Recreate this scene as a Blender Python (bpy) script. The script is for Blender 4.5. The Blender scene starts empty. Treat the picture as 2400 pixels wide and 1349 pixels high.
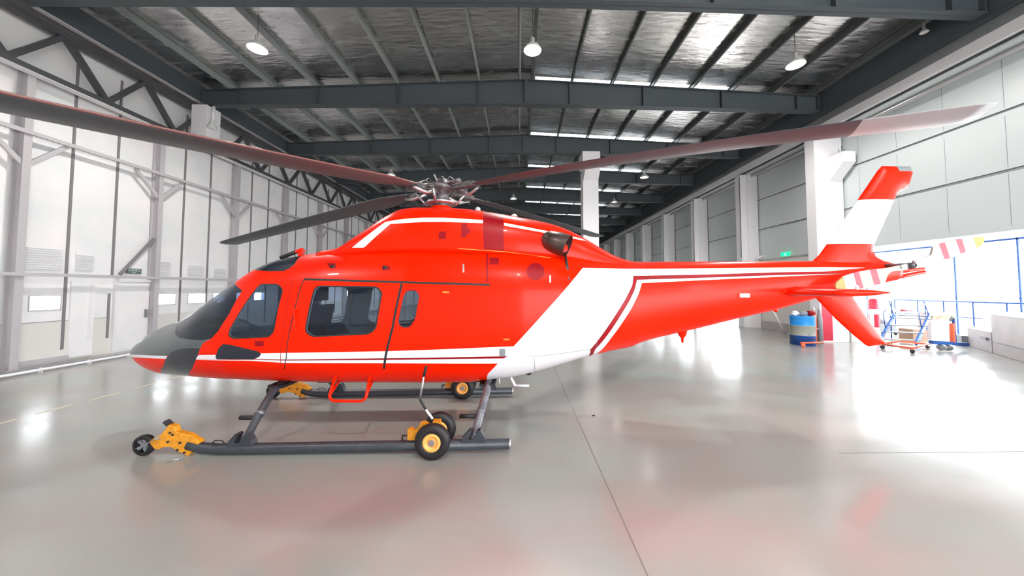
import bpy, bmesh, math, random
from mathutils import Vector, Matrix
from mathutils.bvhtree import BVHTree
from mathutils.geometry import tessellate_polygon
from mathutils.interpolate import poly_3d_calc
random.seed(7)
SC = bpy.context.scene
COL = SC.collection

# ------------------------------------------------------------ camera, world, light, exposure
F_PX, CX, CY = 800.0, 1230.0, 640.0
CAM_Z = 1.85
PITCH, YAW = math.radians(2.5), math.radians(-1.08)
cam_d = bpy.data.cameras.new('camera')
cam = bpy.data.objects.new('camera', cam_d)
COL.objects.link(cam)
SC.camera = cam
cam.location = (0, 0, CAM_Z)
cam.rotation_euler = (math.pi / 2 + PITCH, 0, YAW)
cam_d.sensor_fit = 'HORIZONTAL'
cam_d.sensor_width = 36.0
cam_d.lens = 36.0 * F_PX / 2400.0
cam_d.shift_x = (1200.0 - CX) / 2400.0
cam_d.shift_y = -(674.5 - CY) / 2400.0
cam_d.clip_end = 300
C0 = Vector((0, 0, CAM_Z))
FW = Vector((-math.sin(YAW) * math.cos(PITCH), math.cos(YAW) * math.cos(PITCH), math.sin(PITCH)))
RT = Vector((math.cos(YAW), math.sin(YAW), 0))
UP = RT.cross(FW)


def ray(px, py):
    return (FW + RT * ((px - CX) / F_PX) - UP * ((py - CY) / F_PX)).normalized()


def at(px, py, Y):
    """the point of the place seen at a pixel, at distance Y down the hangar"""
    d = ray(px, py)
    return C0 + d * (Y / d.y)


def ground(px, py, z=0.0):
    d = ray(px, py)
    return C0 + d * ((z - CAM_Z) / d.z)


wd = bpy.data.worlds.new('world')
SC.world = wd
wd.use_nodes = True
wn = wd.node_tree.nodes
wbg = wn['Background']
wbg.inputs['Color'].default_value = (0.93, 0.97, 1.0, 1)
wbg.inputs['Strength'].default_value = 8.0

SC.view_settings.view_transform = 'Standard'
SC.view_settings.look = 'None'
SC.view_settings.gamma = 1.0
SC.view_settings.exposure = 0.5
SC.render.film_transparent = False
SC.cycles.use_denoising = True
SC.cycles.max_bounces = 10
SC.cycles.diffuse_bounces = 6
SC.cycles.glossy_bounces = 5
SC.cycles.transparent_max_bounces = 16
SC.cycles.sample_clamp_indirect = 8.0
SC.cycles.caustics_reflective = False
SC.cycles.caustics_refractive = False

sun_d = bpy.data.lights.new('sun', 'SUN')
sun = bpy.data.objects.new('sun', sun_d)
COL.objects.link(sun)
sun_d.energy = 14.0
sun_d.angle = math.radians(3)
sun_d.color = (1, 0.97, 0.92)
sun.rotation_euler = Vector((-.8, .22, -.6)).to_track_quat('-Z', 'Y').to_euler()

LAMP_W = 700.0                   # each bell lamp of the first rows

# ------------------------------------------------------------ materials


def nmat(name, col, rough=0.5, metal=0.0, coat=0.0, spec=0.5, noise=None, bump=None, emis=None, estr=1.0, rnoise=None, ior=None):
    """noise=(scale, other colour, amount, stretch) ; bump=(scale, strength, stretch)"""
    m = bpy.data.materials.new(name)
    m.use_nodes = True
    nt = m.node_tree
    b = nt.nodes['Principled BSDF']
    b.inputs['Base Color'].default_value = (*col, 1)
    b.inputs['Roughness'].default_value = rough
    b.inputs['Metallic'].default_value = metal
    b.inputs['Coat Weight'].default_value = coat
    b.inputs['Specular IOR Level'].default_value = spec
    if ior:
        b.inputs['IOR'].default_value = ior
    if emis:
        b.inputs['Emission Color'].default_value = (*emis, 1)
        b.inputs['Emission Strength'].default_value = estr
    if noise or bump or rnoise:
        tc = nt.nodes.new('ShaderNodeTexCoord')

    def tex(scale, stretch):
        mp = nt.nodes.new('ShaderNodeMapping')
        mp.inputs['Scale'].default_value = stretch
        nt.links.new(tc.outputs['Object'], mp.inputs['Vector'])
        n = nt.nodes.new('ShaderNodeTexNoise')
        n.inputs['Scale'].default_value = scale
        n.inputs['Detail'].default_value = 5
        nt.links.new(mp.outputs['Vector'], n.inputs['Vector'])
        return n
    if noise:
        sc_, c2, amt, st = noise
        n = tex(sc_, st)
        r = nt.nodes.new('ShaderNodeMapRange')
        r.inputs['From Min'].default_value = 0.35
        r.inputs['From Max'].default_value = 0.65
        r.inputs['To Max'].default_value = amt
        mx = nt.nodes.new('ShaderNodeMix')
        mx.data_type = 'RGBA'
        mx.inputs['A'].default_value = (*col, 1)
        mx.inputs['B'].default_value = (*c2, 1)
        nt.links.new(n.outputs['Fac'], r.inputs['Value'])
        nt.links.new(r.outputs['Result'], mx.inputs['Factor'])
        nt.links.new(mx.outputs['Result'], b.inputs['Base Color'])
    if rnoise:
        sc_, lo, hi, st = rnoise
        n = tex(sc_, st)
        r = nt.nodes.new('ShaderNodeMapRange')
        r.inputs['From Min'].default_value = 0.3
        r.inputs['From Max'].default_value = 0.7
        r.inputs['To Min'].default_value = lo
        r.inputs['To Max'].default_value = hi
        nt.links.new(n.outputs['Fac'], r.inputs['Value'])
        nt.links.new(r.outputs['Result'], b.inputs['Roughness'])
    if bump:
        sc_, stn, st = bump
        n = tex(sc_, st)
        bp = nt.nodes.new('ShaderNodeBump')
        bp.inputs['Strength'].default_value = stn
        bp.inputs['Distance'].default_value = 0.05
        nt.links.new(n.outputs['Fac'], bp.inputs['Height'])
        nt.links.new(bp.outputs['Normal'], b.inputs['Normal'])
    return m


def glass_mat(name, tint, refl=1.0):
    m = bpy.data.materials.new(name)
    m.use_nodes = True
    nt = m.node_tree
    nt.nodes.remove(nt.nodes['Principled BSDF'])
    out = nt.nodes['Material Output']
    tr = nt.nodes.new('ShaderNodeBsdfTransparent')
    tr.inputs['Color'].default_value = (*tint, 1)
    gl = nt.nodes.new('ShaderNodeBsdfGlossy')
    gl.inputs['Roughness'].default_value = 0.02
    gl.inputs['Color'].default_value = (refl, refl, refl, 1)
    lw = nt.nodes.new('ShaderNodeLayerWeight')
    lw.inputs['Blend'].default_value = 0.5
    pw = nt.nodes.new('ShaderNodeMath')
    pw.operation = 'POWER'
    pw.inputs[1].default_value = 4.0
    nt.links.new(lw.outputs['Facing'], pw.inputs[0])
    fr = nt.nodes.new('ShaderNodeMath')
    fr.operation = 'MULTIPLY_ADD'
    fr.inputs[1].default_value = 0.75
    fr.inputs[2].default_value = 0.022
    nt.links.new(pw.outputs[0], fr.inputs[0])
    mx = nt.nodes.new('ShaderNodeMixShader')
    nt.links.new(fr.outputs[0], mx.inputs['Fac'])
    nt.links.new(tr.outputs['BSDF'], mx.inputs[1])
    nt.links.new(gl.outputs['BSDF'], mx.inputs[2])
    nt.links.new(mx.outputs['Shader'], out.inputs['Surface'])
    return m


M = {}
m_ = bpy.data.materials.new('translucent_roof_sheet')
m_.use_nodes = True
m_.node_tree.nodes.remove(m_.node_tree.nodes['Principled BSDF'])
_t = m_.node_tree.nodes.new('ShaderNodeBsdfTranslucent')
_t.inputs['Color'].default_value = (.6, .62, .63, 1)
m_.node_tree.links.new(_t.outputs['BSDF'], m_.node_tree.nodes['Material Output'].inputs['Surface'])
M['rooflight'] = m_
M['red'] = nmat('red_paint', (0.93, 0.014, 0.0), rough=0.30, coat=0.06, spec=0.15)
M['crimson'] = nmat('crimson_paint', (0.27, 0.004, 0.009), rough=0.4, spec=0.2)
M['white'] = nmat('white_paint', (0.86, 0.84, 0.87), rough=0.3, coat=0.3)
M['black'] = nmat('black_rubber', (0.012, 0.012, 0.014), rough=0.6)
M['nose'] = nmat('nose_grey_paint', (0.075, 0.09, 0.095), rough=0.3, coat=0.3)
M['navy'] = nmat('dark_tinted_window', (0.014, 0.02, 0.035), rough=0.12, coat=0.4)
M['trim'] = nmat('cabin_trim', (0.17, 0.18, 0.21), rough=0.7)
M['seat'] = nmat('seat_fabric', (0.03, 0.035, 0.06), rough=0.85)
M['glass'] = glass_mat('cabin_glass', (0.88, 0.94, 1.0))
M['screen'] = glass_mat('windscreen_glass', (0.42, 0.48, 0.55))
M['pane'] = glass_mat('window_pane', (0.93, 0.95, 0.96))
M['skid'] = nmat('skid_grey', (0.028, 0.033, 0.042), rough=0.4, noise=(14, (0.05, 0.056, 0.07), 0.7, (1, 1, 1)))
M['tube'] = nmat('gear_tube_metal', (0.22, 0.22, 0.24), rough=0.35, metal=0.4, noise=(10, (0.08, 0.08, 0.1), 0.8, (1, 1, 1)))
M['steel'] = nmat('bright_steel', (0.5, 0.48, 0.49), rough=0.3, metal=0.8)
M['dsteel'] = nmat('dark_steel', (0.07, 0.06, 0.065), rough=0.4, metal=0.5, noise=(20, (0.2, 0.18, 0.19), 0.8, (1, 1, 1)))
M['orange'] = nmat('worn_orange_paint', (0.80, 0.33, 0.015), rough=0.5, noise=(22, (0.30, 0.10, 0.02), 0.35, (1, 1, 1)))
M['tyre'] = nmat('tyre_rubber', (0.009, 0.007, 0.009), rough=0.55)
M['rim'] = nmat('rim_orange', (0.85, 0.42, 0.10), rough=0.35)
M['blade'] = nmat('blade_mauve', (0.068, 0.062, 0.074), rough=0.45)
M['bladegrey'] = nmat('blade_grey', (0.062, 0.072, 0.08), rough=0.45)
M['bladebrown'] = nmat('blade_brown_edge', (0.16, 0.06, 0.052), rough=0.4)
M['exhaust'] = nmat('burnt_exhaust', (0.055, 0.035, 0.03), rough=0.35, metal=0.5, noise=(9, (0.13, 0.10, 0.09), 0.7, (1, 1, 1)))
M['yellow'] = nmat('yellow_paint', (0.50, 0.24, 0.03), rough=0.4)
M['cream'] = nmat('cream_paint', (0.31, 0.31, 0.275), rough=0.4)
M['bladered'] = nmat('band_red', (0.55, 0.02, 0.05), rough=0.4)
M['bandwhite'] = nmat('band_white', (0.48, 0.46, 0.49), rough=0.4)
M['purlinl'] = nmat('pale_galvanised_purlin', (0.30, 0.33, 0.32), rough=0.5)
M['dado'] = nmat('dado_paint', (0.74, 0.72, 0.68), rough=0.5)
# hangar surfaces
M['floor'] = nmat('epoxy_floor', (0.36, 0.325, 0.31), rough=0.16, spec=0.6, noise=(0.9, (0.345, 0.365, 0.345), 1.0, (.7, 1.3, 1)), rnoise=(1.3, 0.14, 0.24, (1, 1, 1)))
M['panelw'] = nmat('white_wall_sheet', (0.90, 0.86, 0.87), rough=0.5, noise=(1.2, (0.78, 0.80, 0.81), 0.8, (1, 1, 1)), bump=(3, 0.05, (1, 1, 1)))
M['beige'] = nmat('beige_wall', (0.70, 0.66, 0.63), rough=0.6)
M['panelg'] = nmat('grey_green_panel', (0.60, 0.645, 0.65), rough=0.38, bump=(1.2, 0.08, (1, 1, 1)))
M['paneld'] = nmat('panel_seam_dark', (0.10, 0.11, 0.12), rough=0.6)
M['girt'] = nmat('wall_frame_paint', (0.50, 0.47, 0.49), rough=0.5)
M['jointg'] = nmat('panel_joint_grey', (0.23, 0.21, 0.22), rough=0.6)
M['beam'] = nmat('roof_beam_paint', (0.065, 0.078, 0.09), rough=0.5)
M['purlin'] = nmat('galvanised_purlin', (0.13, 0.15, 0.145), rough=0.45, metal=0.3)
M['truss'] = nmat('truss_paint', (0.07, 0.072, 0.08), rough=0.5)
M['column'] = nmat('white_column_paint', (0.84, 0.82, 0.84), rough=0.55)
M['foil'] = nmat('roof_foil', (0.90, 0.88, 0.87), rough=0.2, metal=1.0, noise=(1.1, (0.74, 0.71, 0.71), 1.0, (0.5, 1, 1)), bump=(5, 0.45, (0.35, 1.6, 1)), rnoise=(2.5, 0.12, 0.34, (0.4, 1.5, 1)))
M['lampw'] = nmat('lamp_enamel', (0.75, 0.75, 0.74), rough=0.4)
M['lampon'] = nmat('lamp_glow', (1, 1, 1), emis=(1, 0.96, 0.88), estr=3.0)
M['green'] = nmat('exit_sign_green', (0.02, 0.45, 0.2), rough=0.4, emis=(0.0, 0.75, 0.28), estr=1.2)
M['signw'] = nmat('sign_white', (0.9, 0.95, 0.92), rough=0.4, emis=(0.8, 1, 0.9), estr=0.8)
M['signg'] = nmat('sign_grey_green', (0.10, 0.15, 0.13), rough=0.5)
M['signt'] = nmat('sign_letters', (0.75, 0.8, 0.78), rough=0.5)
M['pipe'] = nmat('pipe_white', (0.85, 0.85, 0.87), rough=0.3)
M['pave'] = nmat('outdoor_paving', (0.72, 0.71, 0.69), rough=0.8, noise=(0.6, (0.62, 0.62, 0.6), 0.8, (1, 1, 1)))
M['blue'] = nmat('blue_paint', (0.012, 0.07, 0.28), rough=0.4)
M['bluel'] = nmat('drum_blue', (0.015, 0.25, 0.68), rough=0.35)
M['crate'] = nmat('crate_grey', (0.47, 0.43, 0.43), rough=0.6, noise=(2, (0.40, 0.37, 0.37), 0.8, (1, 1, 1)))
M['card'] = nmat('cardboard', (0.32, 0.20, 0.14), rough=0.8)
M['grey'] = nmat('mid_grey_paint', (0.22, 0.24, 0.26), rough=0.5)
M['joint'] = nmat('floor_joint', (0.22, 0.20, 0.19), rough=0.7)
M['mark'] = nmat('faded_yellow_line', (0.62, 0.56, 0.38), rough=0.35)
M['ltan'] = nmat('red_orange_tube', (0.75, 0.12, 0.05), rough=0.4)

# ------------------------------------------------------------ mesh helpers


class MB:
    def __init__(s):
        s.v = []
        s.f = []
        s.m = []
        s.sm = []
        s.mats = []

    def mi(s, mat):
        if mat not in s.mats:
            s.mats.append(mat)
        return s.mats.index(mat)

    def add(s, vs, fs, mat, smooth=False):
        o = len(s.v)
        s.v += [tuple(v) for v in vs]
        k = s.mi(mat)
        for f in fs:
            s.f.append(tuple(i + o for i in f))
            s.m.append(k)
            s.sm.append(smooth)
        return s

    def box(s, lo, hi, mat):
        x0, y0, z0 = lo
        x1, y1, z1 = hi
        vs = [(x0, y0, z0), (x1, y0, z0), (x1, y1, z0), (x0, y1, z0), (x0, y0, z1), (x1, y0, z1), (x1, y1, z1), (x0, y1, z1)]
        return s.add(vs, [(0, 3, 2, 1), (4, 5, 6, 7), (0, 1, 5, 4), (1, 2, 6, 5), (2, 3, 7, 6), (3, 0, 4, 7)], mat)

    def beam(s, a, b, w, h, mat, up=(0, 0, 1)):
        a, b = Vector(a), Vector(b)
        d = (b - a).normalized()
        u = Vector(up)
        if abs(d.dot(u)) > 0.98:
            u = Vector((0, 1, 0))
        r = d.cross(u).normalized()
        u = r.cross(d).normalized()
        vs = []
        for p in (a, b):
            for i, j in ((-1, -1), (1, -1), (1, 1), (-1, 1)):
                vs.append(p + r * i * w / 2 + u * j * h / 2)
        return s.add(vs, [(0, 1, 2, 3)[::-1], (4, 5, 6, 7), (0, 1, 5, 4), (1, 2, 6, 5), (2, 3, 7, 6), (3, 0, 4, 7)], mat)

    def tube(s, pts, r, mat, n=12, cap=True, flat=1.0):
        """round tube along a polyline; r a number or one per point"""
        pts = [Vector(p) for p in pts]
        rr = r if isinstance(r, (list, tuple)) else [r] * len(pts)
        vs, fs = [], []
        ref = None
        for i, p in enumerate(pts):
            d = (pts[min(i + 1, len(pts) - 1)] - pts[max(i - 1, 0)]).normalized()
            if ref is None:
                ref = Vector((0, 0, 1)) if abs(d.z) < 0.9 else Vector((0, 1, 0))
            a = (ref - d * ref.dot(d)).normalized()
            ref = a
            b = d.cross(a)
            for k in range(n):
                t = 2 * math.pi * k / n
                vs.append(p + (a * math.cos(t) * flat + b * math.sin(t)) * rr[i])
        for i in range(len(pts) - 1):
            for k in range(n):
                k2 = (k + 1) % n
                fs.append((i * n + k, i * n + k2, (i + 1) * n + k2, (i + 1) * n + k))
        s.add(vs, fs, mat, True)
        if cap:
            o = len(s.v) - len(vs)
            m_ = s.mi(mat)
            for f in (tuple(o + k for k in range(n))[::-1], tuple(o + (len(pts) - 1) * n + k for k in range(n))):
                s.f.append(f)
                s.m.append(m_)
                s.sm.append(False)
        return s

    def lathe(s, prof, c, axis, mat, n=28, smooth=True):
        """prof: (along, radius) pairs turned round axis through c"""
        c, ax = Vector(c), Vector(axis).normalized()
        a = (Vector((0, 0, 1)) if abs(ax.z) < 0.9 else Vector((1, 0, 0))).cross(ax).normalized()
        b = ax.cross(a)
        vs, fs = [], []
        for h, r in prof:
            for k in range(n):
                t = 2 * math.pi * k / n
                vs.append(c + ax * h + (a * math.cos(t) + b * math.sin(t)) * max(r, 1e-4))
        for i in range(len(prof) - 1):
            for k in range(n):
                k2 = (k + 1) % n
                fs.append((i * n + k, i * n + k2, (i + 1) * n + k2, (i + 1) * n + k))
        return s.add(vs, fs, mat, smooth)

    def prism(s, poly, off, mat):
        """extrude a planar 3D polygon by a vector"""
        poly = [Vector(p) for p in poly]
        off = Vector(off)
        n = len(poly)
        vs = poly + [p + off for p in poly]
        fs = [tuple(range(n))[::-1], tuple(range(n, 2 * n))] + [(i, (i + 1) % n, n + (i + 1) % n, n + i) for i in range(n)]
        return s.add(vs, fs, mat)

    def build(s, name, parent=None, bevel=0.0, origin=None):
        me = bpy.data.meshes.new(name)
        if origin:
            o_ = Vector(origin)
        elif parent:
            o_ = Vector(parent['_base'])
        else:
            lo = [min(v[i] for v in s.v) for i in range(3)]
            hi = [max(v[i] for v in s.v) for i in range(3)]
            o_ = Vector(((lo[0] + hi[0]) / 2, (lo[1] + hi[1]) / 2, lo[2]))
        me.from_pydata([tuple(Vector(v) - o_) for v in s.v], [], s.f)
        for m in s.mats:
            me.materials.append(M[m])
        me.polygons.foreach_set('material_index', s.m)
        me.polygons.foreach_set('use_smooth', s.sm)
        bm = bmesh.new()
        bm.from_mesh(me)
        bmesh.ops.recalc_face_normals(bm, faces=bm.faces)
        bm.to_mesh(me)
        bm.free()
        me.update()
        o = bpy.data.objects.new(name, me)
        COL.objects.link(o)
        if parent:
            o.parent = parent
            o.location = o_ - Vector(parent['_base'])
        else:
            o.location = o_
        o['_base'] = tuple(o_)
        if bevel:
            bv = o.modifiers.new('bevel', 'BEVEL')
            bv.width = bevel
            bv.segments = 2
            bv.limit_method = 'ANGLE'
        return o


def tag(o, label=None, cat=None, group=None, kind=None):
    if label:
        o['label'] = label
    if cat:
        o['category'] = cat
    if group:
        o['group'] = group
    if kind:
        o['kind'] = kind
    return o


def thing(name, loc, label, cat, group=None):
    o = bpy.data.objects.new(name, None)
    o.empty_display_size = 0.1
    COL.objects.link(o)
    o.location = loc
    o['_base'] = tuple(loc)
    return tag(o, label, cat, group)


def dup(o, parent=None):
    c = o.copy()
    COL.objects.link(c)
    if parent:
        c.parent = parent
    for ch in list(o.children):
        dup(ch, c)
    return c


ORD = ['nearest', 'second', 'third', 'fourth', 'fifth', 'sixth', 'seventh', 'eighth', 'ninth', 'tenth', 'eleventh', 'twelfth',
       'thirteenth', 'fourteenth', 'fifteenth', 'sixteenth', 'seventeenth']

# ------------------------------------------------------------ the hangar
XL, XR = -11.6, 11.45            # wall planes
YEND, YFRONT = 60.0, -7.0
BAY = 4.33
BY = [7.45 + BAY * k for k in range(12)]     # roof beams
RIDGE = 0.26


def roof_z(x):                   # underside of the foil
    return 9.38 - abs(x - RIDGE) * 0.045


def st(mb, name, **k):
    return tag(mb.build(name, **k), kind='structure')


st(MB().box((XL - 0.2, YFRONT, -0.2), (XR + 0.15, YEND, 0.0), 'floor'), 'floor')
m = MB().box((XR + 0.15, -60, -0.2), (90, 90, -0.012), 'pave')
m.box((-60, -60, -0.2), (XR + 0.15, YFRONT, -0.012), 'pave')
st(m, 'outdoor_ground')


def roof_patch(m, a, b, y0, y1, mat='foil'):
    n = max(1, int((b - a) / .5))
    xs = [a + (b - a) * i / n for i in range(n + 1)]
    vs = [(x, y, roof_z(x)) for x in xs for y in (y0, y1)] + [(x, y, roof_z(x) + .15) for x in xs for y in (y0, y1)]
    k = 2 * (n + 1)
    fs = [(2 * i, 2 * i + 2, 2 * i + 3, 2 * i + 1) for i in range(n)] + [(k + 2 * i, k + 2 * i + 1, k + 2 * i + 3, k + 2 * i + 2) for i in range(n)]
    fs += [(2 * i, k + 2 * i, k + 2 * i + 2, 2 * i + 2) for i in range(n)] + [(2 * i + 1, 2 * i + 3, k + 2 * i + 3, k + 2 * i + 1) for i in range(n)]
    fs += [(0, 1, k + 1, k), (2 * n, k + 2 * n, k + 2 * n + 1, 2 * n + 1)]
    m.add(vs, fs, mat)


m = MB()
roof_patch(m, XL - .2, RIDGE, YFRONT, YEND)
SLX0, SLX1 = .6, 7.6
roof_patch(m, RIDGE, SLX0, YFRONT, YEND)
roof_patch(m, SLX1, XR + .15, YFRONT, YEND)
y = YFRONT
for yb in BY[1:]:
    roof_patch(m, SLX0, SLX1, y, yb + .03)
    y = yb + .36
roof_patch(m, SLX0, SLX1, y, YEND)
st(m, 'ceiling')
for i, yb in enumerate(BY[1:]):   # narrow translucent strips added to the roof to make bright bands over the beams
    m = MB()
    a, b = SLX0, SLX1
    m.add([(a, yb + .03, roof_z(a) + .02), (b, yb + .03, roof_z(b) + .02), (b, yb + .36, roof_z(b) + .02), (a, yb + .36, roof_z(a) + .02)], [(0, 1, 2, 3)], 'rooflight')
    st(m, 'window_%d' % (21 + i))  # added strips, only numbered along with the windows

# floor joints and the faded line
m = MB().box((0.832, YFRONT, 0.0), (0.84, YEND, 0.0015), 'joint')
st(m, 'trim_1')
st(MB().box((3.6, 3.845, 0.0), (XR, 3.853, 0.0015), 'joint'), 'trim_2')
m = MB()
y = 4.0
while y < 11:
    m.box((-7.12, y, 0.0), (-7.06, y + 0.42, 0.0015), 'mark')
    y += 0.62
st(m, 'trim_3')

# left wall: sheeted wall with low windows and a door
WZ0, WZ1 = 1.30, 1.68
wins = [(8.32, 8.90), (11.12, 11.80), (12.22, 12.90), (13.2, 13.72), (14.2, 14.85), (15.2, 15.85), (17.2, 17.85), (18.2, 18.85), (20.2, 20.85), (23.2, 23.85)]
m = MB()
t0, t1 = XL - 0.12, XL
m.box((t0, YFRONT, 0), (t1, YEND, WZ0), 'panelw')
m.box((t0, YFRONT, WZ1), (t1, YEND, 9.0), 'panelw')
y = YFRONT
for a, b in wins:
    m.box((t0, y, WZ0), (t1, a, WZ1), 'panelw')
    y = b
m.box((t0, y, WZ0), (t1, YEND, WZ1), 'panelw')
PS = 2.965                       # post spacing
for k in range(-1, 17):          # joints between the sheets
    for j in (1, 2):
        yy = 7.97 + PS * (k + j / 3)
        m.box((t1, yy - 0.025, 0.3 if not 9.7 < yy < 10.1 else 2.2), (t1 + 0.03, yy + 0.025, 7.9), 'jointg')
m.box((t1, YFRONT, 0), (t1 + 0.004, 9.98, 1.02), 'dado')
m.box((t1, 11.0, 0), (t1 + 0.004, YEND, 1.02), 'dado')
m.box((t1, YFRONT, 1.02), (t1 + 0.01, 9.9, 1.032), 'jointg')
m.box((t1, 9.88, .45), (t1 + .03, 9.93, 1.7), 'jointg')
st(m, 'wall_left')
for i, (a, b) in enumerate(wins):
    fr = MB()
    for lo, hi in (((t0 - .01, a, WZ0), (t1 + .015, a + .02, WZ1)), ((t0 - .01, b - .02, WZ0), (t1 + .015, b, WZ1)),
                   ((t0 - .01, a + .02, WZ0), (t1 + .015, b - .02, WZ0 + .02)), ((t0 - .01, a + .02, WZ1 - .02), (t1 + .015, b - .02, WZ1))):
        fr.box(lo, hi, 'girt')
    w = st(fr, 'window_%d' % (i + 1))
    MB().box((t0 + .05, a + .02, WZ0 + .02), (t0 + .056, b - .02, WZ1 - .02), 'pane').build('window_pane', w)

# door in the left wall
d = MB()
d.box((XL + .002, 10.06, 0.0), (XL + .05, 10.92, 2.02), 'panelw')
ds = st(d, 'door_1')
MB().box((XL + .002, 10.05, .005), (XL + .051, 10.062, 2.03), 'jointg').box((XL + .002, 10.92, .005), (XL + .051, 10.93, 2.03), 'jointg').build('door_seal', ds)
fr = MB()
fr.box((XL + .001, 9.99, 0), (XL + .08, 10.05, 2.1), 'column')
fr.box((XL + .001, 10.93, 0), (XL + .08, 10.98, 2.1), 'column')
fr.box((XL + .001, 10.05, 2.03), (XL + .08, 10.93, 2.1), 'column')
fr.build('door_frame', ds)
MB().box((XL + .051, 10.80, .95), (XL + .09, 10.86, 1.2), 'grey').tube([(XL + .07, 10.83, 1.05), (XL + .12, 10.83, 1.05), (XL + .12, 10.7, 1.05)], .01, 'steel').build('door_handle', ds)
d = MB()
d.box((XL + .002, 9.06, 0.06), (XL + .04, 9.56, 2.02), 'panelw')
d.box((XL + .041, 9.43, 0.5), (XL + .06, 9.5, 1.95), 'column')
st(d, 'door_2')
st(MB().box((XL + .001, YFRONT, 0), (XL + .09, 9.04, .14), 'girt').box((XL + .001, 10.95, 0), (XL + .09, YEND, .14), 'girt'), 'baseboard_left')

# wall posts with knee braces
GX = XL + 0.16
post0 = None
for k in range(17):
    y = 7.97 + PS * k
    lab = '%s grey steel post up the left wall' % ORD[k].capitalize()
    if post0 is None:
        p = thing('wall_post', (GX, y, 0), lab, 'post', 'posts along the left wall')
        q = MB()
        q.box((XL + .036, y - .07, 0), (XL + .046, y + .07, 6.98), 'girt')
        q.box((XL + .25, y - .07, 0), (XL + .262, y + .07, 6.98), 'girt')
        q.box((XL + .046, y - .006, 0), (XL + .25, y + .006, 6.98), 'girt')
        q.build('post_shaft', p)
        for s in (-1, 1):
            MB().beam((GX + .05, y + s * .05, 4.72), (GX + .05, y + s * .72, 5.42), .05, .09, 'girt').build('knee_brace', p)
        MB().box((XL + .03, y - .12, 0), (XL + .3, y + .12, .02), 'girt').build('base_plate', p)
        post0 = p
    else:
        c = dup(post0)
        c.location = (GX, y, 0)
        tag(c, lab)
for z, h, nm, lb in ((2.17, .08, 'wall_girt', 'long grey steel rail at door head height on the left wall'),
                     (5.45, .09, 'wall_girt', 'long grey steel rail high on the left wall above the knee braces')):
    tag(MB().box((XL + .27, 5.0, z - h / 2), (XL + .33, 58, z + h / 2), 'girt').build(nm), lb, 'rail')
tag(MB().box((XL + .02, 5.0, 6.90), (XL + .10, 58, 6.98), 'column').build('wall_cap_rail'), 'pale capping rail along the top of the left wall posts', 'rail')
tag(MB().beam((GX + .03, 10.85, 3.4), (GX + .03, 9.98, 2.24), .05, .07, 'jointg').build('diagonal_brace'), 'dark diagonal brace running down to the door head on the left wall', 'brace')

# white slatted panels above the first windows
for k, (a, b, z0, z1) in enumerate(((8.18, 8.86, 2.3, 2.86), (9.12, 9.5, 2.32, 2.8), (11.1, 11.55, 2.3, 2.75), (12.15, 12.75, 2.3, 2.7), (13.15, 13.7, 2.3, 2.65))):
    v = MB().box((XL + .001, a, z0), (XL + .012, b, z1), 'panelw')
    v.box((XL + .0121, a + .005, z0 + .005), (XL + .014, b - .005, z1 - .005), 'panelw')
    n = int((z1 - z0) / .055)
    for i in range(n):
        z = z0 + .02 + i * .055
        v.beam((XL + .03, a + .01, z), (XL + .03, b - .01, z), .05, .014, 'pipe', up=(.5, 0, .86))
    tag(v.build('louvre_vent'), '%s white louvred vent low on the left wall' % ORD[k].capitalize(), 'vent', 'louvred vents on the left wall')

# sign over the door
sg = thing('exit_sign', (XL + .05, 10.4, 2.28), 'small dark green exit sign over the white side door', 'sign')
MB().box((XL + .015, 10.28, 2.28), (XL + .04, 10.68, 2.44), 'signg').build('sign_box', sg)


def text_mesh(name, body, size, loc, rot, mat, parent):
    cu = bpy.data.curves.new('txt', 'FONT')
    cu.body = body
    cu.size = size
    cu.align_x = 'CENTER'
    cu.align_y = 'CENTER'
    cu.extrude = 0.002
    to = bpy.data.objects.new('txt', cu)
    COL.objects.link(to)
    bpy.context.view_layer.update()
    dg = bpy.context.evaluated_depsgraph_get()
    me = bpy.data.meshes.new_from_object(to.evaluated_get(dg))
    bpy.data.objects.remove(to)
    me.materials.clear()
    me.materials.append(M[mat])
    o = bpy.data.objects.new(name, me)
    COL.objects.link(o)
    o.parent = parent
    o.location = Vector(loc) - Vector(parent['_base'])
    o.rotation_euler = rot
    return o


text_mesh('sign_letters', '安全出口', .085, (XL + .042, 10.48, 2.385), (math.pi / 2, 0, math.pi / 2), 'signt', sg)
text_mesh('sign_letters', 'EXIT', .05, (XL + .042, 10.48, 2.315), (math.pi / 2, 0, math.pi / 2), 'signt', sg)

# pipe running along the foot of the wall
pp = thing('floor_pipe', (-10.4, 9, 0), 'long white pipe on low feet along the foot of the left wall', 'pipe')
MB().tube([(-10.45, 4.5, .07), (-10.45, 30, .07)], .028, 'pipe').build('pipe_run', pp)
for y in [5.2 + .85 * i for i in range(14)]:
    MB().box((-10.49, y - .012, 0), (-10.41, y + .012, .045), 'pipe').tube([(-10.49, y, .0), (-10.49, y, .09), (-10.45, y, .11), (-10.41, y, .09), (-10.41, y, 0)], .012, 'pipe', n=6).build('pipe_foot', pp)
st(MB().box((-10.9, YFRONT, 0), (-10.72, YEND, .05), 'grey'), 'trim_4')

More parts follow.
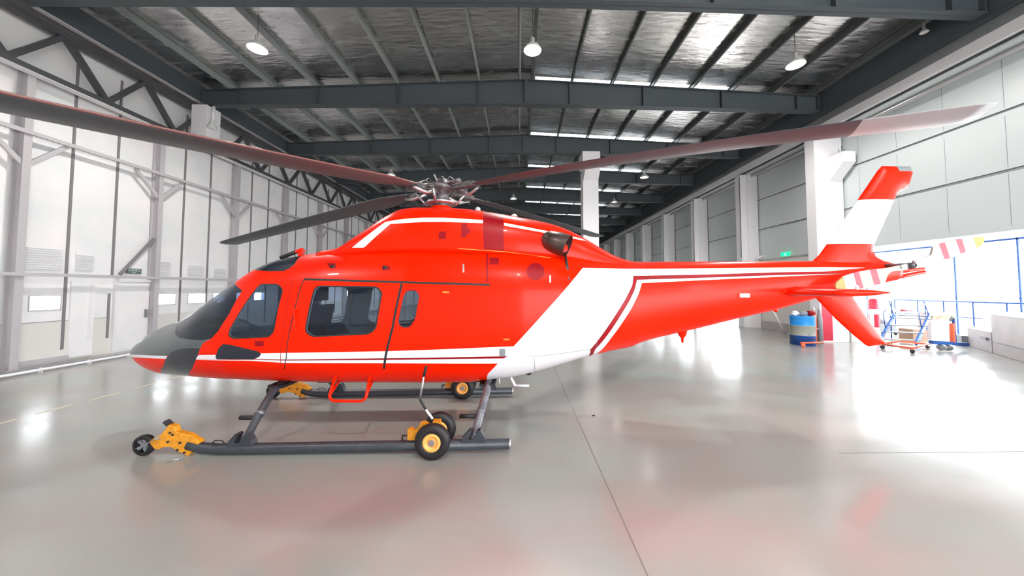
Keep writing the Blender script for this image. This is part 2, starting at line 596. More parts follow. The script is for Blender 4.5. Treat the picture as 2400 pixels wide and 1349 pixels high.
# right wall: panelled upper wall, solid below beyond the doorway
m = MB()
OPEN_Y = 11.6
HZ = 3.2
x0, x1 = XR, XR + .15
m.box((x0, YFRONT, HZ), (x1, YEND, 9.0), 'panelg')
dw = (17.4, 20.2)                # a bright doorway further down
m.box((x0, OPEN_Y, 0), (x1, dw[0], HZ), 'beige')
ADDED_WINS = [(21.7, 24.6), (26.0, 29.0), (30.4, 33.3), (34.7, 37.6), (39.0, 42.0), (43.4, 46.3)]  # unseen windows behind the boom, added to light the far end
m.box((x0, dw[1], 0), (x1, YEND, .9), 'beige')
m.box((x0, dw[1], 2.7), (x1, YEND, HZ), 'beige')
yw = dw[1]
for a, b in ADDED_WINS:
    m.box((x0, yw, .9), (x1, a, 2.7), 'beige')
    yw = b
m.box((x0, yw, .9), (x1, YEND, 2.7), 'beige')
m.box((x0, dw[0], 2.45), (x1, dw[1], HZ), 'beige')
m.box((x0 - .06, YFRONT, HZ - .02), (x1, YEND, HZ + .09), 'panelg')
for z in (4.62, 6.03, 7.44):     # stepped edges of the panel bands
    m.box((x0 - .05, YFRONT, z), (x0, YEND, z + .04), 'panelg')
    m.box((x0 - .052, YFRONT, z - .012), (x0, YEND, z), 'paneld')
y = -5
while y < 12:                    # vertical panel joints over the big opening
    for z in (3.3, 4.68, 6.09):
        m.box((x0 - .003, y, z), (x0, y + .007, z + 1.22), 'grey')
    y += 1.15
st(m, 'wall_right')
for i, (a, b) in enumerate(ADDED_WINS):
    fr = MB().box((x0 - .02, a, .9), (x1, a + .05, 2.7), 'girt').box((x0 - .02, b - .05, .9), (x1, b, 2.7), 'girt')
    fr.box((x0 - .02, a + .05, .9), (x1, b - .05, .95), 'girt').box((x0 - .02, a + .05, 2.65), (x1, b - .05, 2.7), 'girt')
    w = st(fr, 'window_%d' % (41 + i))
    MB().box((x0 + .06, a + .05, .95), (x0 + .066, b - .05, 2.65), 'pane').build('window_pane', w)
st(MB().box((XR - .05, OPEN_Y + .4, 0), (XR, dw[0], .34), 'crate').box((XR - .05, dw[1], 0), (XR, YEND, .34), 'crate'), 'baseboard_right')
st(MB().box((XL - .2, YEND, 0), (XR + .15, YEND + .2, 9.4), 'beige'), 'wall_back')

m = MB().box((XL - .2, YFRONT - .2, 0), (1.5, YFRONT, 9.2), 'panelw')  # unseen end wall, its opening shaped to keep glare off dark surfaces
m.box((1.5, YFRONT - .2, 6.0), (XR + .15, YFRONT, 9.2), 'panelw')
st(m, 'wall_front')

rb = thing('runway_beam', (10.9, 10, 7.0), 'long white crane runway beam above the right wall columns', 'beam')
MB().box((10.80, YFRONT, 7.42), (10.90, YEND, 7.70), 'column').build('fascia_board', rb)
MB().box((10.90, YFRONT, 7.28), (XR, YEND, 7.34), 'panelg').build('ledge', rb)
MB().tube([(11.15, YFRONT, 7.2), (11.15, YEND, 7.2)], .06, 'steel').build('conduit', rb)

# columns
for k in range(9):
    y = 11.62 + BAY * k
    lab = ('%s white concrete column along the right wall' % ORD[k].capitalize()) if k else 'Nearest white wall column, striped red at its foot, behind the tail fin'
    c = thing('concrete_column', (10.9, y + .2, 0), lab, 'column', 'columns along the right wall')
    MB().box((10.40 if k == 0 else 10.62, y, 0.0), (XR - .055, y + .4, 7.27), 'column').build('shaft', c, bevel=.01)
    if k == 0:
        q = MB()
        q.prism([(10.9, y - .55, 6.45), (10.9, y - .55, 6.1), (10.9, y - .01, 5.6), (10.9, y - .01, 6.45)], (.42, 0, 0), 'column')
        q.build('corbel', c)
        q = MB()
        for i in range(3):
            q.tube([(11.0 + .1 * i, y - .3, 6.45), (11.0 + .1 * i, y - .3, 6.62 + .12 * (i == 1))], .008, 'black', n=6)
        q.build('anchor_bolt', c)
        MB().box((10.45, y - .006, .05), (10.82, y - .001, 1.45), 'bladered').build('warning_stripe', c)
    else:
        MB().box((10.9, y - .06, 0), (XR - .055, y - .002, 7.27), 'column').build('pilaster', c)
        MB().tube([(10.61, y + .05, 3.3), (10.61, y + .05, 7.2)], .012, 'paneld', n=6).build('cable', c)
c = thing('concrete_column', (3.4, 16.0, 0), 'white concrete column standing free behind the exhaust of the helicopter', 'column')
MB().box((3.03, 15.8, 0), (3.77, 16.4, 7.45), 'column').build('shaft', c, bevel=.02)
MB().prism([(3.05, 15.8, 6.9), (3.05, 15.8, 7.55), (3.05, 15.3, 7.55), (3.05, 15.3, 7.3)], (.70, 0, 0), 'column').build('corbel', c)
MB().box((2.99, 15.6, 7.56), (3.81, 16.45, 8.23), 'column').build('column_head', c)
c = thing('concrete_column', (-11.0, 11.7, 6.9), 'white column head carrying the second roof beam at the left eave', 'column')
MB().box((-11.1, 11.55, 7.0), (-10.6, 12.1, 8.09), 'column').build('shaft', c)
MB().tube([(-10.5, 11.7, 7.6), (-10.5, 11.7, 8.1)], .05, 'column').build('bracket', c)

# roof beams
for k, y in enumerate(BY):
    side = 'Closest roof beam, cut by the top edge of the photo' if k == 0 else '%s grey steel roof beam counted away from the viewer' % ORD[k].capitalize()
    b = thing('roof_beam', (RIDGE, y, 8.1), side, 'beam', 'grey steel roof beams')

    def zb(x):
        return 8.30 - abs(x - RIDGE) * .015

    def ztop(x):
        return 9.16 - abs(x - RIDGE) * .045
    xa, xb = -10.9, 10.7
    q = MB()
    for a, c in ((xa, RIDGE), (RIDGE, xb)):
        q.prism([(a, y - .008, zb(a)), (c, y - .008, zb(c)), (c, y - .008, ztop(c)), (a, y - .008, ztop(a))], (0, .016, 0), 'beam')
    q.build('web', b)
    for nm, fz in (('bottom_flange', zb), ('top_flange', ztop)):
        q = MB()
        for a, c in ((xa, RIDGE), (RIDGE, xb)):
            q.prism([(a, y - .13, fz(a)), (c, y - .13, fz(c)), (c, y - .13, fz(c) + .018), (a, y - .13, fz(a) + .018)], (0, .26, 0), 'beam')
        q.build(nm, b)
    for x in (-10.88, -9.7, -7.0, -4.2, -1.4, RIDGE, 1.8, 4.4, 7.2, 9.9, xb - .02):
        wq = .05 if x == RIDGE else .012
        MB().box((x - wq, y - .125, zb(x) + .02), (x + wq, y - .009, ztop(x) - .002), 'beam').box((x - wq, y + .009, zb(x) + .02), (x + wq, y + .125, ztop(x) - .002), 'beam').build('stiffener', b)

# purlins, each running the length of the roof
offs = [.23] + [.23 + 1.425 * i for i in range(1, 8)]
for s in (-1, 1):
    for i, dx in enumerate(offs):
        x = RIDGE + s * dx
        zt = roof_z(x) - .004
        pm_ = 'purlinl' if s < 0 else 'purlin'  # lit left and shaded right purlins, put into the colour
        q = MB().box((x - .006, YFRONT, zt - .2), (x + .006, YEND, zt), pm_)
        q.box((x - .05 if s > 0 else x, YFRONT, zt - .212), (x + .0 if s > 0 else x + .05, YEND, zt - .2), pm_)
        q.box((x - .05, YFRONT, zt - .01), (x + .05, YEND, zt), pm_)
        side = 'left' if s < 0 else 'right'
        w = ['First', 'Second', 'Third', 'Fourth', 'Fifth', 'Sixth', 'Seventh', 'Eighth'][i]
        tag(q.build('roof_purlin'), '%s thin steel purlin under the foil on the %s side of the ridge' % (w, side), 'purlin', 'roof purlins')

# eave beams and truss on the left
tag(MB().box((-10.94, YFRONT, 8.2), (-10.92, YEND, 8.8), 'beam').box((-11.0, YFRONT, 8.18), (-10.86, YEND, 8.2), 'girt').build('eave_beam'),
    'long grey eave beam above the left truss', 'beam')
tag(MB().box((10.74, YFRONT, 8.05), (10.78, YEND, 8.8), 'beam').box((10.72, YFRONT, 8.02), (10.9, YEND, 8.05), 'beam').build('eave_beam'),
    'long dark eave beam above the white runway beam on the right', 'beam')
tr = thing('eave_truss', (-11.2, 10, 6.8), 'long dark steel truss along the left eave', 'truss')
MB().box((-11.3, 0, 8.0), (-11.12, YEND - 1, 8.14), 'truss').build('top_chord', tr)
MB().box((-11.3, 0, 6.80), (-11.12, YEND - 1, 6.94), 'truss').build('bottom_chord', tr)
MB().box((-11.32, 0, 6.785), (-11.10, YEND - 1, 6.80), 'column').build('chord_flange', tr)
y = 2.85
i = 0
while y < 56:
    n0, n1 = (y, 8.0), (y + .92, 7.02)
    MB().beam((-11.2, y, 8.05), (-11.2, y + .92, 6.9), .12, .12, 'truss').build('web_member', tr)
    MB().beam((-11.2, y + .92, 6.9), (-11.2, y + 1.84, 8.05), .10, .11, 'truss').build('web_member', tr)
    y += 1.84

# pendant lamps
lamp0 = None
lamps = [(-6.86, 8.83, 'Nearest hanging bell lamp on the left'), (.37, 8.75, 'Nearest hanging bell lamp at the ridge'), (7.8, 9.2, 'Nearest hanging bell lamp on the right'),
         (-7.1, 18.9, 'Second hanging bell lamp on the left, over the rotor hub'), (7.15, 19.0, 'Second hanging bell lamp on the right, by the free column'),
         (-.35, 23.8, 'Second hanging bell lamp at the ridge, seen small behind the rotor'), (7.0, 24.6, 'Third hanging bell lamp on the right'), (-7.0, 28.6, 'Third hanging bell lamp on the left')]
bulb_l = bpy.data.lights.new('lamp_light', 'SPOT')
bulb_l.energy = LAMP_W
bulb_l.color = (1, 0.97, 0.93)
bulb_l.shadow_soft_size = 0.2
bulb_l.spot_size = math.radians(165)
bulb_l.spot_blend = 0.5
bulb_f = bulb_l.copy()
bulb_f.energy = LAMP_W * .04
lamps += [(-6.86, -1.0, 'Hanging bell lamp on the left behind the viewer'), (.37, -1.0, 'Hanging bell lamp at the ridge behind the viewer'), (7.8, -1.0, 'Hanging bell lamp on the right behind the viewer')]  # unseen lamps continuing the rows, added to brighten the walls
for x, y, lb in lamps:
    if lamp0 is None:
        L = thing('pendant_lamp', (x, y, 8.12), lb, 'lamp', 'hanging bell lamps')
        MB().lathe([(0, .24), (.03, .235), (.10, .19), (.17, .11), (.22, .06), (.34, .055), (.36, .02)], (x, y, 8.12), (0, 0, 1), 'lampw').lathe([(.012, .232), (.1, .18), (.17, .1), (.2, .03)], (x, y, 8.11), (0, 0, 1), 'lampw').build('lamp_shade', L)
        MB().lathe([(0, .001), (0.01, .06), (.06, .085), (.13, .06), (.17, .03)], (x, y, 8.10), (0, 0, 1), 'lampon').build('bulb', L)
        lamp0 = L
    else:
        L = dup(lamp0)
        L.location = (x, y, 8.12)
        tag(L, lb)
        for ch in list(L.children):
            if ch.type == 'LIGHT' or ch.name.startswith('cord'):
                bpy.data.objects.remove(ch)
    top = roof_z(x) - .004 - 8.12
    cd = MB().tube([(0, 0, .34), (0, 0, top)], .008, 'dsteel', n=6).build('cord', origin=(0, 0, 0))
    cd.parent = L
    lo = bpy.data.objects.new('lamp_light', bulb_l if y < 12 else bulb_f)
    COL.objects.link(lo)
    lo.parent = L
    lo.location = (0, 0, -.05)
tag(MB().lathe([(0, .16), (.08, .12), (.16, .05), (.3, .04)], at(497, 300, 11.7), (.3, -.3, .9), 'lampw').build('wall_lamp'), 'white lamp hung from the column head at the left eave', 'lamp')
tag(MB().lathe([(0, .09), (.05, .07), (.1, .03), (.35, .02)], at(2166, 76, 8.4), (0, 0, 1), 'lampw').build('wall_lamp'), 'small warm lamp tucked up by the right eave under the nearest beam', 'lamp')

# exit sign, right wall
p = at(1838, 596, XR and 14.3)
sg = thing('exit_sign', (XR - .02, 14.35, 3.1), 'small glowing green running man sign on the right wall', 'sign')
MB().box((XR - .1, 14.05, 3.22), (XR - .062, 14.5, 3.38), 'green').build('sign_box', sg)
q = MB()
q.lathe([(0, .018), (.004, .018)], (XR - .106, 14.22, 3.35), (1, 0, 0), 'signw', n=12)
q.beam((XR - .104, 14.24, 3.33), (XR - .104, 14.27, 3.29), .004, .03, 'signw')
q.beam((XR - .104, 14.27, 3.29), (XR - .104, 14.22, 3.24), .004, .018, 'signw')
q.beam((XR - .104, 14.27, 3.29), (XR - .104, 14.33, 3.25), .004, .018, 'signw')
q.beam((XR - .104, 14.23, 3.33), (XR - .104, 14.19, 3.30), .004, .014, 'signw')
q.build('running_figure', sg)
MB().box((XR - .06, 14.2, 3.25), (XR - .001, 14.35, 3.35), 'grey').build('bracket', sg)
tag(MB().box((XR - .3, 15.6, 3.3), (XR - .001, 15.72, 3.36), 'column').box((XR - .34, 15.55, 3.22), (XR - .2, 15.77, 3.30), 'column').build('wall_light'), 'small white bracket light on the right wall beyond the exit sign', 'light')

# ------------------------------------------------------------ the helicopter
YC = 4.95
ST = [ (-5.383,0.020,1.014,0.853,2.00),(-5.355,0.080,1.040,0.857,2.00),(-5.308,0.140,1.069,0.860,2.00),(-5.243,0.194,1.116,0.842,2.01),(-5.168,0.247,1.175,0.794,2.03),(-5.074,0.304,1.238,0.740,2.06),(-4.961,0.361,1.299,0.701,2.08),(-4.848,0.413,1.349,0.673,2.11),(-4.726,0.465,1.389,0.657,2.14),(-4.584,0.521,1.434,0.652,2.18),(-4.441,0.574,1.494,0.649,2.23),(-4.299,0.624,1.571,0.645,2.30),(-4.155,0.665,1.663,0.640,2.37),(-4.012,0.706,1.768,0.634,2.44),(-3.868,0.737,1.870,0.628,2.52),(-3.724,0.764,1.964,0.626,2.59),(-3.580,0.790,2.061,0.623,2.66),(-3.435,0.803,2.159,0.618,2.70),(-3.289,0.816,2.230,0.612,2.70),(-3.144,0.826,2.273,0.606,2.70),(-2.998,0.828,2.299,0.600,2.70),(-2.851,0.830,2.327,0.595,2.70),(-2.705,0.832,2.354,0.590,2.70),(-2.557,0.834,2.375,0.584,2.70),(-2.410,0.835,2.399,0.582,2.70),(-2.262,0.835,2.409,0.580,2.70),(-2.114,0.835,2.417,0.579,2.70),(-1.965,0.835,2.425,0.577,2.70),(-1.816,0.835,2.431,0.576,2.70),(-1.667,0.835,2.435,0.574,2.70),(-1.517,0.835,2.438,0.573,2.70),(-1.367,0.835,2.442,0.571,2.70),(-1.217,0.835,2.442,0.570,2.70),(-1.066,0.835,2.438,0.571,2.70),(-0.915,0.835,2.433,0.572,2.70),(-0.763,0.835,2.428,0.572,2.70),(-0.611,0.835,2.423,0.578,2.70),(-0.459,0.835,2.418,0.596,2.70),(-0.306,0.835,2.413,0.614,2.70),(-0.153,0.835,2.407,0.631,2.70),(0.000,0.835,2.396,0.657,2.70),(0.154,0.825,2.387,0.689,2.67),(0.308,0.814,2.378,0.727,2.64),(0.462,0.804,2.368,0.771,2.61),(0.617,0.775,2.352,0.812,2.58),(0.772,0.738,2.334,0.854,2.55),(0.928,0.700,2.315,0.892,2.51),(1.084,0.644,2.296,0.924,2.48),(1.240,0.588,2.280,0.955,2.45),(1.397,0.534,2.264,0.982,2.42),(1.554,0.485,2.247,1.007,2.39),(1.712,0.436,2.233,1.064,2.36),(1.869,0.400,2.231,1.112,2.33),(2.028,0.370,2.234,1.148,2.29),(2.186,0.340,2.236,1.182,2.26),(2.345,0.316,2.237,1.215,2.23),(2.504,0.305,2.238,1.250,2.20),(2.664,0.294,2.239,1.287,2.17),(2.824,0.283,2.240,1.324,2.14),(2.984,0.271,2.241,1.362,2.10),(3.145,0.260,2.242,1.399,2.10),(3.306,0.251,2.242,1.435,2.10),(3.468,0.242,2.243,1.472,2.10),(3.630,0.233,2.244,1.506,2.10),(3.792,0.224,2.245,1.544,2.10),(3.954,0.215,2.247,1.588,2.10),(4.117,0.206,2.249,1.633,2.10),(4.281,0.197,2.251,1.677,2.10),(4.444,0.186,2.250,1.717,2.10),(4.609,0.176,2.246,1.751,2.10),(4.773,0.165,2.243,1.783,2.10),(4.938,0.155,2.239,1.817,2.10),(5.103,0.144,2.235,1.857,2.10),(5.268,0.134,2.227,1.896,2.10),(5.434,0.122,2.218,1.935,2.10),(5.601,0.110,2.209,1.970,2.10),(5.767,0.098,2.187,2.005,2.10),(5.934,0.086,2.165,2.039,2.10),(6.158,0.070,2.191,2.071,2.10) ]
CW = [ (-2.620,0.508,2.368),(-2.400,0.530,2.403),(-2.200,0.550,2.558),(-2.000,0.560,2.717),(-1.800,0.570,2.866),(-1.600,0.570,2.966),(-1.400,0.570,2.988),(-1.200,0.568,2.989),(-1.000,0.567,2.987),(-0.700,0.564,2.966),(-0.400,0.562,2.926),(-0.100,0.553,2.876),(0.200,0.533,2.821),(0.500,0.505,2.753),(0.800,0.460,2.635),(1.000,0.410,2.524),(1.200,0.360,2.405),(1.400,0.310,2.301),(1.600,0.260,2.243),(1.800,0.220,2.219),(2.000,0.180,2.214) ]


def cubic(xs, ys, x):
    import bisect
    i = min(max(bisect.bisect_right(xs, x) - 1, 0), len(xs) - 2)
    h = xs[i + 1] - xs[i]
    t = (x - xs[i]) / h

    def sl(j):
        if j == 0:
            return (ys[1] - ys[0]) / (xs[1] - xs[0])
        if j == len(xs) - 1:
            return (ys[-1] - ys[-2]) / (xs[-1] - xs[-2])
        a = (ys[j] - ys[j - 1]) / (xs[j] - xs[j - 1])
        b = (ys[j + 1] - ys[j]) / (xs[j + 1] - xs[j])
        return 0 if a * b <= 0 else 2 * a * b / (a + b)
    m0, m1 = sl(i) * h, sl(i + 1) * h
    return ys[i] * (2 * t**3 - 3 * t**2 + 1) + m0 * (t**3 - 2 * t**2 + t) + ys[i + 1] * (3 * t**2 - 2 * t**3) + m1 * (t**3 - t**2)


def spow(v, e):
    return math.copysign(abs(v) ** e, v)


SX = [s[0] for s in ST]
TAIL_X = 5.6


def body_ring(x, n=72):
    w, zt, zb, e = (cubic(SX, [s[j] for s in ST], x) for j in (1, 2, 3, 4))
    zm = zb + (zt - zb) * .48
    pts = []
    for k in range(n):
        t = 2 * math.pi * k / n
        c, s = math.cos(t), math.sin(t)
        pts.append(Vector((x, YC + w * spow(c, 2 / e), zm + ((zt - zm) if s > 0 else (zm - zb)) * spow(s, 2 / e))))
    return pts


def loft(rings, mat_closed=True):
    bm = bmesh.new()
    vv = [[bm.verts.new(p) for p in r] for r in rings]
    n = len(rings[0])
    for i in range(len(rings) - 1):
        for k in range(n):
            bm.faces.new((vv[i][k], vv[i + 1][k], vv[i + 1][(k + 1) % n], vv[i][(k + 1) % n]))
    bm.faces.new(vv[0])
    bm.faces.new(vv[-1][::-1])
    bmesh.ops.recalc_face_normals(bm, faces=bm.faces)
    return bm


xs = [-5.383, -5.37, -5.355, -5.335, -5.308, -5.28, -5.243, -5.2]
while xs[-1] < TAIL_X - .03:
    xs.append(xs[-1] + .055)
hull_bm = loft([body_ring(x) for x in xs])

CXs = [s[0] for s in CW]


def cowl_ring(x, n=60):
    w, zt = cubic(CXs, [s[1] for s in CW], x), cubic(CXs, [s[2] for s in CW], x)
    zr = cubic(SX, [s[2] for s in ST], x) - .12
    zt = max(zt, zr + .03)
    pts = []
    for k in range(n):
        t = math.pi * k / (n - 1)
        c, s = math.cos(t), math.sin(t)
        pts.append(Vector((x, YC + w * spow(c, 2 / 2.8), zr + (zt - zr) * max(s, 0) ** (2 / 2.8))))
    return pts


cx_ = [-2.62]
while cx_[-1] < 1.95:
    cx_.append(cx_[-1] + .055)
cowl_bm = loft([cowl_ring(x) for x in cx_])


class Skin:
    """a lofted surface that can be cut by outlines and split into thin solid parts"""

    def __init__(s, bm, default_mat, default_part):
        s.bm = bm
        s.ref = bm.copy()
        s.ref.normal_update()
        s.ref.faces.ensure_lookup_table()
        s.tree = BVHTree.FromBMesh(s.ref)
        s.part = bm.faces.layers.int.new('part')
        s.mat = bm.faces.layers.int.new('mat')
        s.parts = [default_part]
        s.mats = [default_mat]

    def hit(s, px, py):
        d = ray(px, py)
        r = s.tree.ray_cast(C0, d)
        if r[0] is None:
            p = C0 + d * (YC / d.y)
            return (p.x, p.z)
        return (r[0].x, r[0].z)

    def cut(s, px_poly, part=None, mat=None, far=True, xz=False, cond=None):
        poly = [tuple(p) if xz else s.hit(*p) for p in px_poly]
        bm = s.bm
        n = len(poly)
        for i in range(n):
            a, b = poly[i], poly[(i + 1) % n]
            dx, dz = b[0] - a[0], b[1] - a[1]
            L = math.hypot(dx, dz)
            if L < 1e-5:
                continue
            no = Vector((dz / L, 0, -dx / L))
            x0, x1 = min(a[0], b[0]) - .004, max(a[0], b[0]) + .004
            z0, z1 = min(a[1], b[1]) - .004, max(a[1], b[1]) + .004
            fs = []
            for f in bm.faces:
                c = [v.co for v in f.verts]
                if max(v.x for v in c) < x0 or min(v.x for v in c) > x1 or max(v.z for v in c) < z0 or min(v.z for v in c) > z1:
                    continue
                fs.append(f)
            if not fs:
                continue
            es = {e for f in fs for e in f.edges}
            vs = {v for f in fs for v in f.verts}
            bmesh.ops.bisect_plane(bm, geom=list(vs) + list(es) + fs, dist=1e-5, plane_co=(a[0], YC, a[1]), plane_no=no)
        bx0, bx1 = min(p[0] for p in poly), max(p[0] for p in poly)
        bz0, bz1 = min(p[1] for p in poly), max(p[1] for p in poly)
        pi = mi = None
        if part:
            if part not in s.parts:
                s.parts.append(part)
            pi = s.parts.index(part)
        if mat:
            if mat not in s.mats:
                s.mats.append(mat)
            mi = s.mats.index(mat)
        for f in bm.faces:
            c = f.calc_center_median()
            if not (bx0 < c.x < bx1 and bz0 < c.z < bz1):
                continue
            if not far and c.y > YC:
                continue
            ins = False
            j = n - 1
            for i in range(n):
                xi, zi = poly[i]
                xj, zj = poly[j]
                if (zi > c.z) != (zj > c.z) and c.x < (xj - xi) * (c.z - zi) / (zj - zi) + xi:
                    ins = not ins
                j = i
            if ins:
                if pi is not None:
                    if cond is None or s.parts[f[s.part]] in cond:
                        f[s.part] = pi
                    else:
                        continue
                if mi is not None:
                    f[s.mat] = mi

    def line(s, pts, w, mat, part=None):
        """a thin seam along a pixel polyline, w pixels wide"""
        for (a, b) in zip(pts[:-1], pts[1:]):
            dx, dy = b[0] - a[0], b[1] - a[1]
            L = math.hypot(dx, dy)
            nx, ny = -dy / L * w / 2, dx / L * w / 2
            s.cut([(a[0] + nx, a[1] + ny), (b[0] + nx, b[1] + ny), (b[0] - nx, b[1] - ny), (a[0] - nx, a[1] - ny)], part=part, mat=mat)

    def smooth_n(s, co):
        loc, no, fi, d = s.tree.find_nearest(co)
        f = s.ref.faces[fi]
        if len(f.verts) > 6:
            return f.normal.copy()
        w = poly_3d_calc([v.co for v in f.verts], loc)
        r = Vector((0, 0, 0))
        for v, k in zip(f.verts, w):
            r += v.normal * k
        return r.normalized()

    def emit(s, part, name, parent, thick=.018, inner='trim', side=0, origin=None):
        """side -1 near half, +1 far half, 0 both"""
        pi = s.parts.index(part)
        fs = [f for f in s.bm.faces if f[s.part] == pi and (side == 0 or (f.calc_center_median().y - YC) * side > 0)]
        if not fs:
            return None
        idx, vs, ns = {}, [], []
        for f in fs:
            for v in f.verts:
                if v.index not in idx:
                    idx[v.index] = len(vs)
                    vs.append(v.co.copy())
                    ns.append(s.smooth_n(v.co))
        nv = len(vs)
        inn = [v - n * thick for v, n in zip(vs, ns)]
        faces, mats, lns = [], [], []
        ml = []

        def mi(m):
            if m not in ml:
                ml.append(m)
            return ml.index(m)
        fset = set(f.index for f in fs)
        for f in fs:
            ids = [idx[v.index] for v in f.verts]
            faces.append(ids)
            mats.append(mi(s.mats[f[s.mat]]))
            lns += [ns[i] for i in ids]
            if thick:
                faces.append([i + nv for i in ids[::-1]])
                mats.append(mi(inner if inner else s.mats[f[s.mat]]))
                lns += [-ns[i] for i in ids[::-1]]
                for lp in f.loops:
                    if not any(g.index in fset for g in lp.edge.link_faces if g is not f):
                        a, b = idx[lp.vert.index], idx[lp.link_loop_next.vert.index]
                        faces.append([b, a, a + nv, b + nv])
                        mats.append(mi(s.mats[f[s.mat]] if not inner else inner))
                        fn = (vs[a] - vs[b]).cross(inn[a] - vs[b])
                        fn = fn.normalized() if fn.length > 1e-12 else ns[a]
                        lns += [fn] * 4
        me = bpy.data.meshes.new(name)
        o_ = Vector(parent['_base'])
        me.from_pydata([tuple(v - o_) for v in vs + (inn if thick else [])], [], faces)
        for m in ml:
            me.materials.append(M[m])
        me.polygons.foreach_set('material_index', mats)
        me.polygons.foreach_set('use_smooth', [True] * len(faces))
        if me.validate():
            print('validated', name)
        else:
            me.normals_split_custom_set([tuple(n) for n in lns])
        o = bpy.data.objects.new(name, me)
        COL.objects.link(o)
        o.parent = parent
        o.location = (0, 0, 0)
        o['_base'] = tuple(o_)
        return o


def shrink(poly, k):
    """polygon pulled in towards its centre by about k pixels"""
    n = len(poly)
    cx, cy = sum(p[0] for p in poly) / n, sum(p[1] for p in poly) / n
    return [(x + (cx - x) * k / max(math.hypot(cx - x, cy - y), 1), y + (cy - y) * k / max(math.hypot(cx - x, cy - y), 1)) for x, y in poly]


def rounded(poly, r=6, n=4):
    out = []
    m_ = len(poly)
    for i in range(m_):
        p0, p, p1 = Vector(poly[i - 1]), Vector(poly[i]), Vector(poly[(i + 1) % m_])
        a, b = (p0 - p), (p1 - p)
        ra = min(r, a.length * .45, b.length * .45)
        A, B = p + a.normalized() * ra, p + b.normalized() * ra
        for k in range(n + 1):
            t = k / n
            out.append(tuple(A * (1 - t)**2 + p * 2 * t * (1 - t) + B * t * t))
    return out


H = thing('helicopter', (-0.5, YC, 0), 'large bright red and white helicopter parked side on in the middle of the hangar', 'helicopter')
B = Skin(hull_bm, 'red', 'fuselage')
# livery: white quarter, stripes
B.cut([(1204, 811), (1365.5, 627.5), (1484, 629.5), (1484.5, 646), (1481.5, 669), (1465, 702), (1406.7, 790), (1384, 818), (1371, 840), (1340, 900), (1130, 940), (1143, 876), (1167, 851), (1180, 834)], mat='white')
B.cut([(1484.5, 646), (1493, 655.5), (1487, 680), (1476, 704), (1420, 790), (1395, 818), (1377, 839), (1371, 840), (1384, 818), (1406.7, 790), (1465, 702), (1481.5, 669)], mat='crimson')
B.cut([(1493, 655.5), (1504.6, 663), (1496.4, 689), (1478.5, 724.8), (1432, 792), (1399, 828), (1392, 842), (1377, 841), (1395, 818), (1420, 790), (1476, 704), (1487, 680)], mat='white')
B.cut([(1484, 629.2), (1700, 628), (1935, 625.5), (2028, 627), (1935, 636), (1820, 637.6), (1700, 641.5), (1484.5, 646)], mat='white')
B.cut([(1484.5, 646), (1700, 641.5), (1820, 637.6), (1935, 637), (1974, 641), (1820, 644.5), (1700, 649), (1493, 655.5)], mat='crimson')
B.cut([(1493, 655.5), (1700, 649), (1820, 644.5), (1974, 641), (1820, 648.5), (1650, 656), (1504.6, 663)], mat='white')
B.cut([(466, 831.5), (613, 827.5), (907, 822.6), (1000, 819.6), (1204, 811), (1190, 834), (1100, 836), (907, 839), (670, 842), (598, 840.5), (457, 842)], mat='white')
B.cut([(600, 840.8), (670, 842), (907, 839), (1100, 836), (1190, 834), (1180, 840), (1100, 840.5), (907, 843), (667, 844.5), (598, 842.5)], mat='crimson')
B.cut([(458, 842.5), (598, 842.3), (667, 844.5), (907, 843), (1100, 840.5), (1180, 839.6), (1166, 851.5), (907, 850.5), (667, 850), (590, 845)], mat='white')
# nose cone, thin white line, chin patch
B.cut([(280, 829), (330, 831), (392, 833.5), (392, 780), (300, 700), (240, 760)], mat='nose')
B.cut([(392, 833.5), (400, 833), (469, 817), (475, 805), (484, 798.7), (496, 792.5), (480, 700), (392, 700)], mat='nose')
B.cut([(280, 829), (330, 831), (392, 833.5), (390, 840.5), (330, 837.5), (280, 834)], mat='white')
B.cut([(383, 890), (383.5, 856), (388, 841), (400, 826), (421, 817.6), (448, 815), (469, 816.7), (464.6, 830), (457, 848), (451, 863), (446, 900), (415, 930)], mat='navy')
# windscreen and roof window
B.cut([(400, 742), (424, 751), (413, 766), (411, 780), (418, 791), (448, 795.5), (472, 797), (496, 792.5), (511, 776), (538, 734), (568, 680), (580, 640), (560, 600)], part='windscreen', mat='screen')
B.cut([(709, 599), (691, 618.5), (678, 629), (664.4, 635), (630, 635.5), (600, 632.5), (588, 628), (600, 600), (700, 560)], part='roof_window', mat='navy')
# doors
PD = [(606, 655), (690, 652), (692, 690), (664, 830), (661, 862), (600, 862), (508, 862), (497, 845), (497, 812), (520, 775), (574, 690)]
SD = [(712, 655.5), (941.5, 664), (926, 740), (901.5, 862.5), (667, 865.5), (671, 838), (697, 700)]
B.cut(PD, part='pilot_door')
B.cut(SD, part='sliding_door')
B.line([(687, 655), (666, 770), (660, 862)], 1.2, 'crimson')
B.line([(712, 655), (697, 700), (671, 838), (667, 866)], 2.2, 'black')
B.line([(942, 663.6), (919.5, 770), (900, 864)], 5.5, 'black')
B.line([(712, 654), (930, 660.5), (1148, 667)], 5, 'black')
